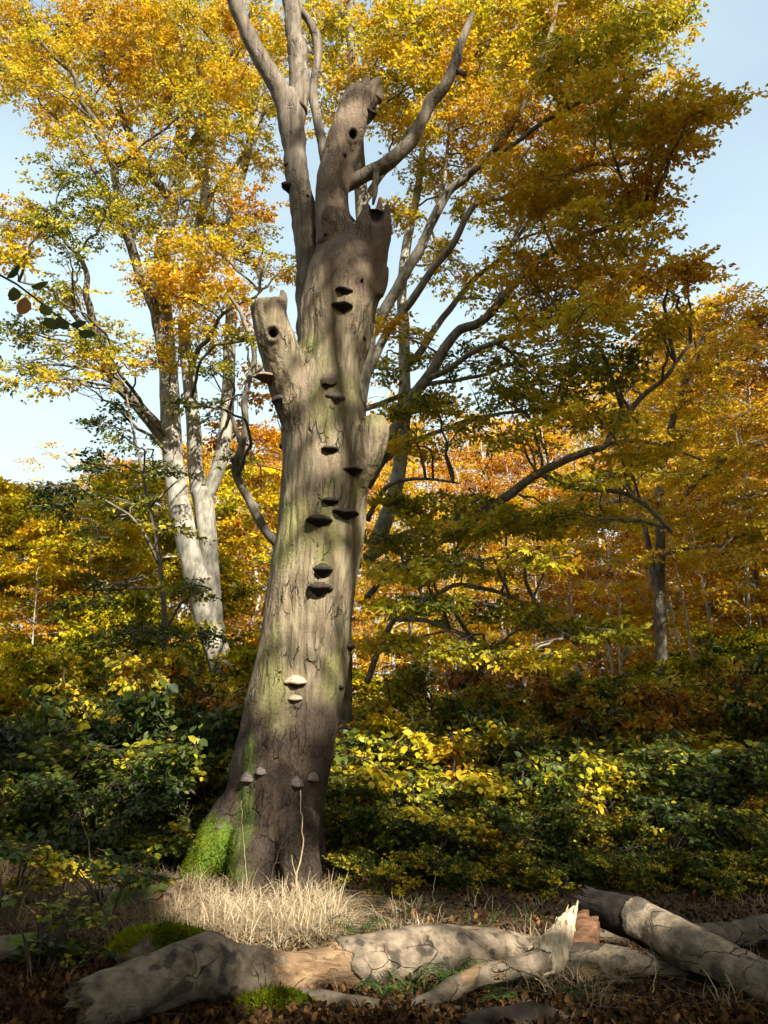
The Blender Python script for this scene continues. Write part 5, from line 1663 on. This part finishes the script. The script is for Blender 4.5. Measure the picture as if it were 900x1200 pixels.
# ferns
def fern(label, px, py, Y, size, n, seed, tint, arch=.9):
    g = np.random.default_rng(seed)
    p = at(px, py, Y)
    p[2] = float(gh(p[0], Y))
    t = thing('fern', label, 'fern', tuple(p), 'ferns among the logs')
    for k in range(n):
        a = 6.283 * k / n + g.normal() * .25
        ln = size * g.uniform(.75, 1.15)
        d = np.array([math.cos(a), math.sin(a), 0])
        P = resample([np.zeros(3), d * ln * .3 + np.array([0, 0, ln * .55]), d * ln * .75 + np.array([0, 0, ln * .7 * arch]), d * ln * 1.05 + np.array([0, 0, ln * .5 * arch])], 17)
        m_ = MB()
        m_.tube(P, np.linspace(.004, .0012, 17), 4)
        B, hd, sc_ = [], [], []
        for q in range(2, 17):
            w = ln * .30 * math.sin(math.pi * (0.12 + .86 * q / 17)) ** .8
            for s in (-1, 1):
                V_ = []
                side = np.cross(d, [0, 0, 1]) * s
                tp = P[q] + side * w + d * w * .35 - np.array([0, 0, w * .25])
                ax = (tp - P[q])
                wd = np.cross(ax, [0, 0, 1.0])
                wd = wd / max(np.linalg.norm(wd), 1e-6) * ln * .022
                m_.add([P[q], P[q] + ax * .4 - wd, tp, P[q] + ax * .4 + wd], f4=[[0, 1, 2, 3]], t4=np.clip(tint + g.normal() * .15, 0, 1))
        put('frond', m_.mesh('frond', tint=True), M['fern'], t)


fern('fresh green fern in front of the pale log', 528, 1142, 5.45, .24, 7, 1, .6)
fern('small fern beside the branch collar of the stripped log', 450, 1140, 5.25, .20, 6, 2, .45)
fern('tiny yellowing fern under the crooked branch', 585, 1172, 5.15, .14, 5, 3, .9)
fern('dark green fern below the splintered tip', 672, 1178, 5.2, .14, 6, 4, .2)
fern('green fern in the dry grass behind the stripped log', 420, 1085, 6.6, .26, 6, 5, .3)


# dry stalks
def stalk(label, pts, Y, r_, mat='stalk', side=()):
    A = np.array([at(a, b, Y + (0 if len(q) < 3 else q[2])) for q in pts for a, b in (q[:2],)])
    org = A[0].copy()
    A[0, 2] = min(A[0, 2], float(gh(A[0, 0], A[0, 1])) - .02)
    org[2] = A[0, 2]
    t = thing('dry_stalk', label, 'stalk', tuple(org), 'dry stalks around the dead trunk')
    m_ = MB()
    Q = resample(A, 18)
    Q[1:-1] += rng.normal(size=(16, 3)) * .004
    m_.tube(Q, np.linspace(r_, r_ * .35, 18), 6)
    put('stem', m_.mesh('stem', smooth=True, origin=org), M[mat], t)
    for s in side:
        B = np.array([at(a, b, Y) for a, b in s])
        m_ = MB()
        m_.tube(resample(B, 8), np.linspace(r_ * .6, r_ * .25, 8), 5)
        put('side_shoot', m_.mesh('side_shoot', smooth=True, origin=org), M[mat], t)


stalk('tall pale crooked dry stalk standing before the dark trunk', [(349, 1062), (347, 1035), (349, 1018), (355, 995), (354, 960), (352, 926)], 7.9, .010, side=[[(348, 1030), (343, 1012), (342, 1002)], [(350, 1016), (353, 1002)], [(347, 1040), (340, 1035)]])
stalk('thin straight dry stalk before the trunk with a tiny seed head', [(290, 1058), (289, 1030), (286, 990), (283, 945), (283, 938)], 7.9, .005)
stalk('leaning green-brown briar stem before the trunk', [(312, 1048), (320, 1020), (328, 995), (340, 975)], 8.0, .005, 'darkstalk', side=[[(322, 1012), (330, 1010)], [(328, 995), (334, 992)]])
stalk('pale dry stalk rising among green shrubs behind the log', [(514, 1100), (512, 1070), (507, 1048), (510, 1030), (509, 1020)], 7.8, .008)
stalk('pale slanting dry stalk behind the log', [(585, 1078), (577, 1060), (568, 1045), (562, 1032)], 8.2, .007)
stalk('dark thin twig stuck upright before the stripped log', [(176, 1200), (175, 1170), (174, 1130), (175, 1095)], 4.95, .004, 'darkstalk')
stalk('short dark sprig leaning on the stripped log', [(312, 1150), (310, 1130), (302, 1112)], 5.15, .004, 'darkstalk')
stalk('dark curved twig standing beside the branch collar', [(322, 1125), (328, 1110), (340, 1098)], 6.2, .005, 'darkstalk')
stalk('thin dark twig upright before the crooked branch', [(594, 1160), (593, 1130), (592, 1100)], 5.2, .003, 'darkstalk')
stalk('slender dry stalk in the grass bank', [(108, 1010), (104, 985), (96, 965), (93, 952)], 8.6, .006)
stalk('dry stalk with a bend against the tilted log', [(762, 1160), (768, 1130), (760, 1100)], 5.3, .004)
stalk('short pale stalk among yellow shrubs behind the tilted log', [(760, 1052), (766, 1035), (767, 1018)], 9.0, .012)

# ------------------------------------------------------------------ overhanging sapling twig close by
ny_ = 2.3
tp = at(104, 394, ny_)
bp = np.array([-1.95, 2.0, float(gh(-1.95, 2.0))])
ns = thing('near_sapling', 'thin sapling whose big-leaved twig hangs into view against the sky', 'tree', tuple(bp))
m_ = MB()
stem = resample([bp - np.array([0, 0, .05]), bp + np.array([.05, .03, 1.2]), bp + np.array([.02, .05, 2.3]), bp + np.array([.1, .1, 3.1])], 30)
m_.tube(stem, np.linspace(.022, .006, 30), 8)
put('trunk', m_.mesh('trunk', smooth=True, origin=bp), M['beech_dark'], ns)
tw = resample([stem[20], at(-130, 230, 2.2), at(-40, 300, 2.25), at(18, 332, 2.28), at(62, 366, 2.3), tp], 26)
m_ = MB()
m_.tube(tw, np.linspace(.008, .0025, 26), 6)
put('twig', m_.mesh('twig', smooth=True, origin=bp), M['darkstalk'], ns)
gl = np.random.default_rng(2)
for k, (px, py, ang, ln, ti) in enumerate(((-6, 318, -2.0, .055, .15), (8, 326, .9, .05, .12), (16, 336, -1.4, .05, .2), (30, 348, -1.7, .055, .93), (36, 336, .2, .05, .25), (48, 356, -.9, .05, .3), (52, 372, -.7, .055, .22), (66, 372, -.8, .05, .2), (82, 380, .1, .045, .18), (92, 388, -.3, .05, .2), (-20, 300, .8, .055, .15), (-30, 322, -1.8, .05, .2))):
    o = at(px, py, 2.28)
    m_ = MB()
    ca, sa = math.cos(ang), math.sin(ang)
    st = np.linspace(0, 1, 11)
    wd = .30 * np.sin(np.pi * st ** .85) ** .8 * (1 + .05 * np.sin(st * 40))
    bend = gl.uniform(.05, .25)
    W = []
    for q_, w_ in zip(st, wd):
        for side in (-1, 0, 1):
            x_, y_, z_ = q_, side * w_, -bend * q_ * q_ + .35 * abs(side) * w_
            W.append([x_ * ca - y_ * sa, z_ + y_ * .35, x_ * sa + y_ * ca])
    W = np.array(W) * ln * 1.25 + o
    qs = np.arange(10) * 3
    m_.add(W, f4=np.concatenate([np.stack([qs, qs + 1, qs + 4, qs + 3], -1), np.stack([qs + 1, qs + 2, qs + 5, qs + 4], -1)]), t4=ti)
    put('leaf', m_.mesh('leaf', origin=bp, tint=True), M['leaf'], ns)
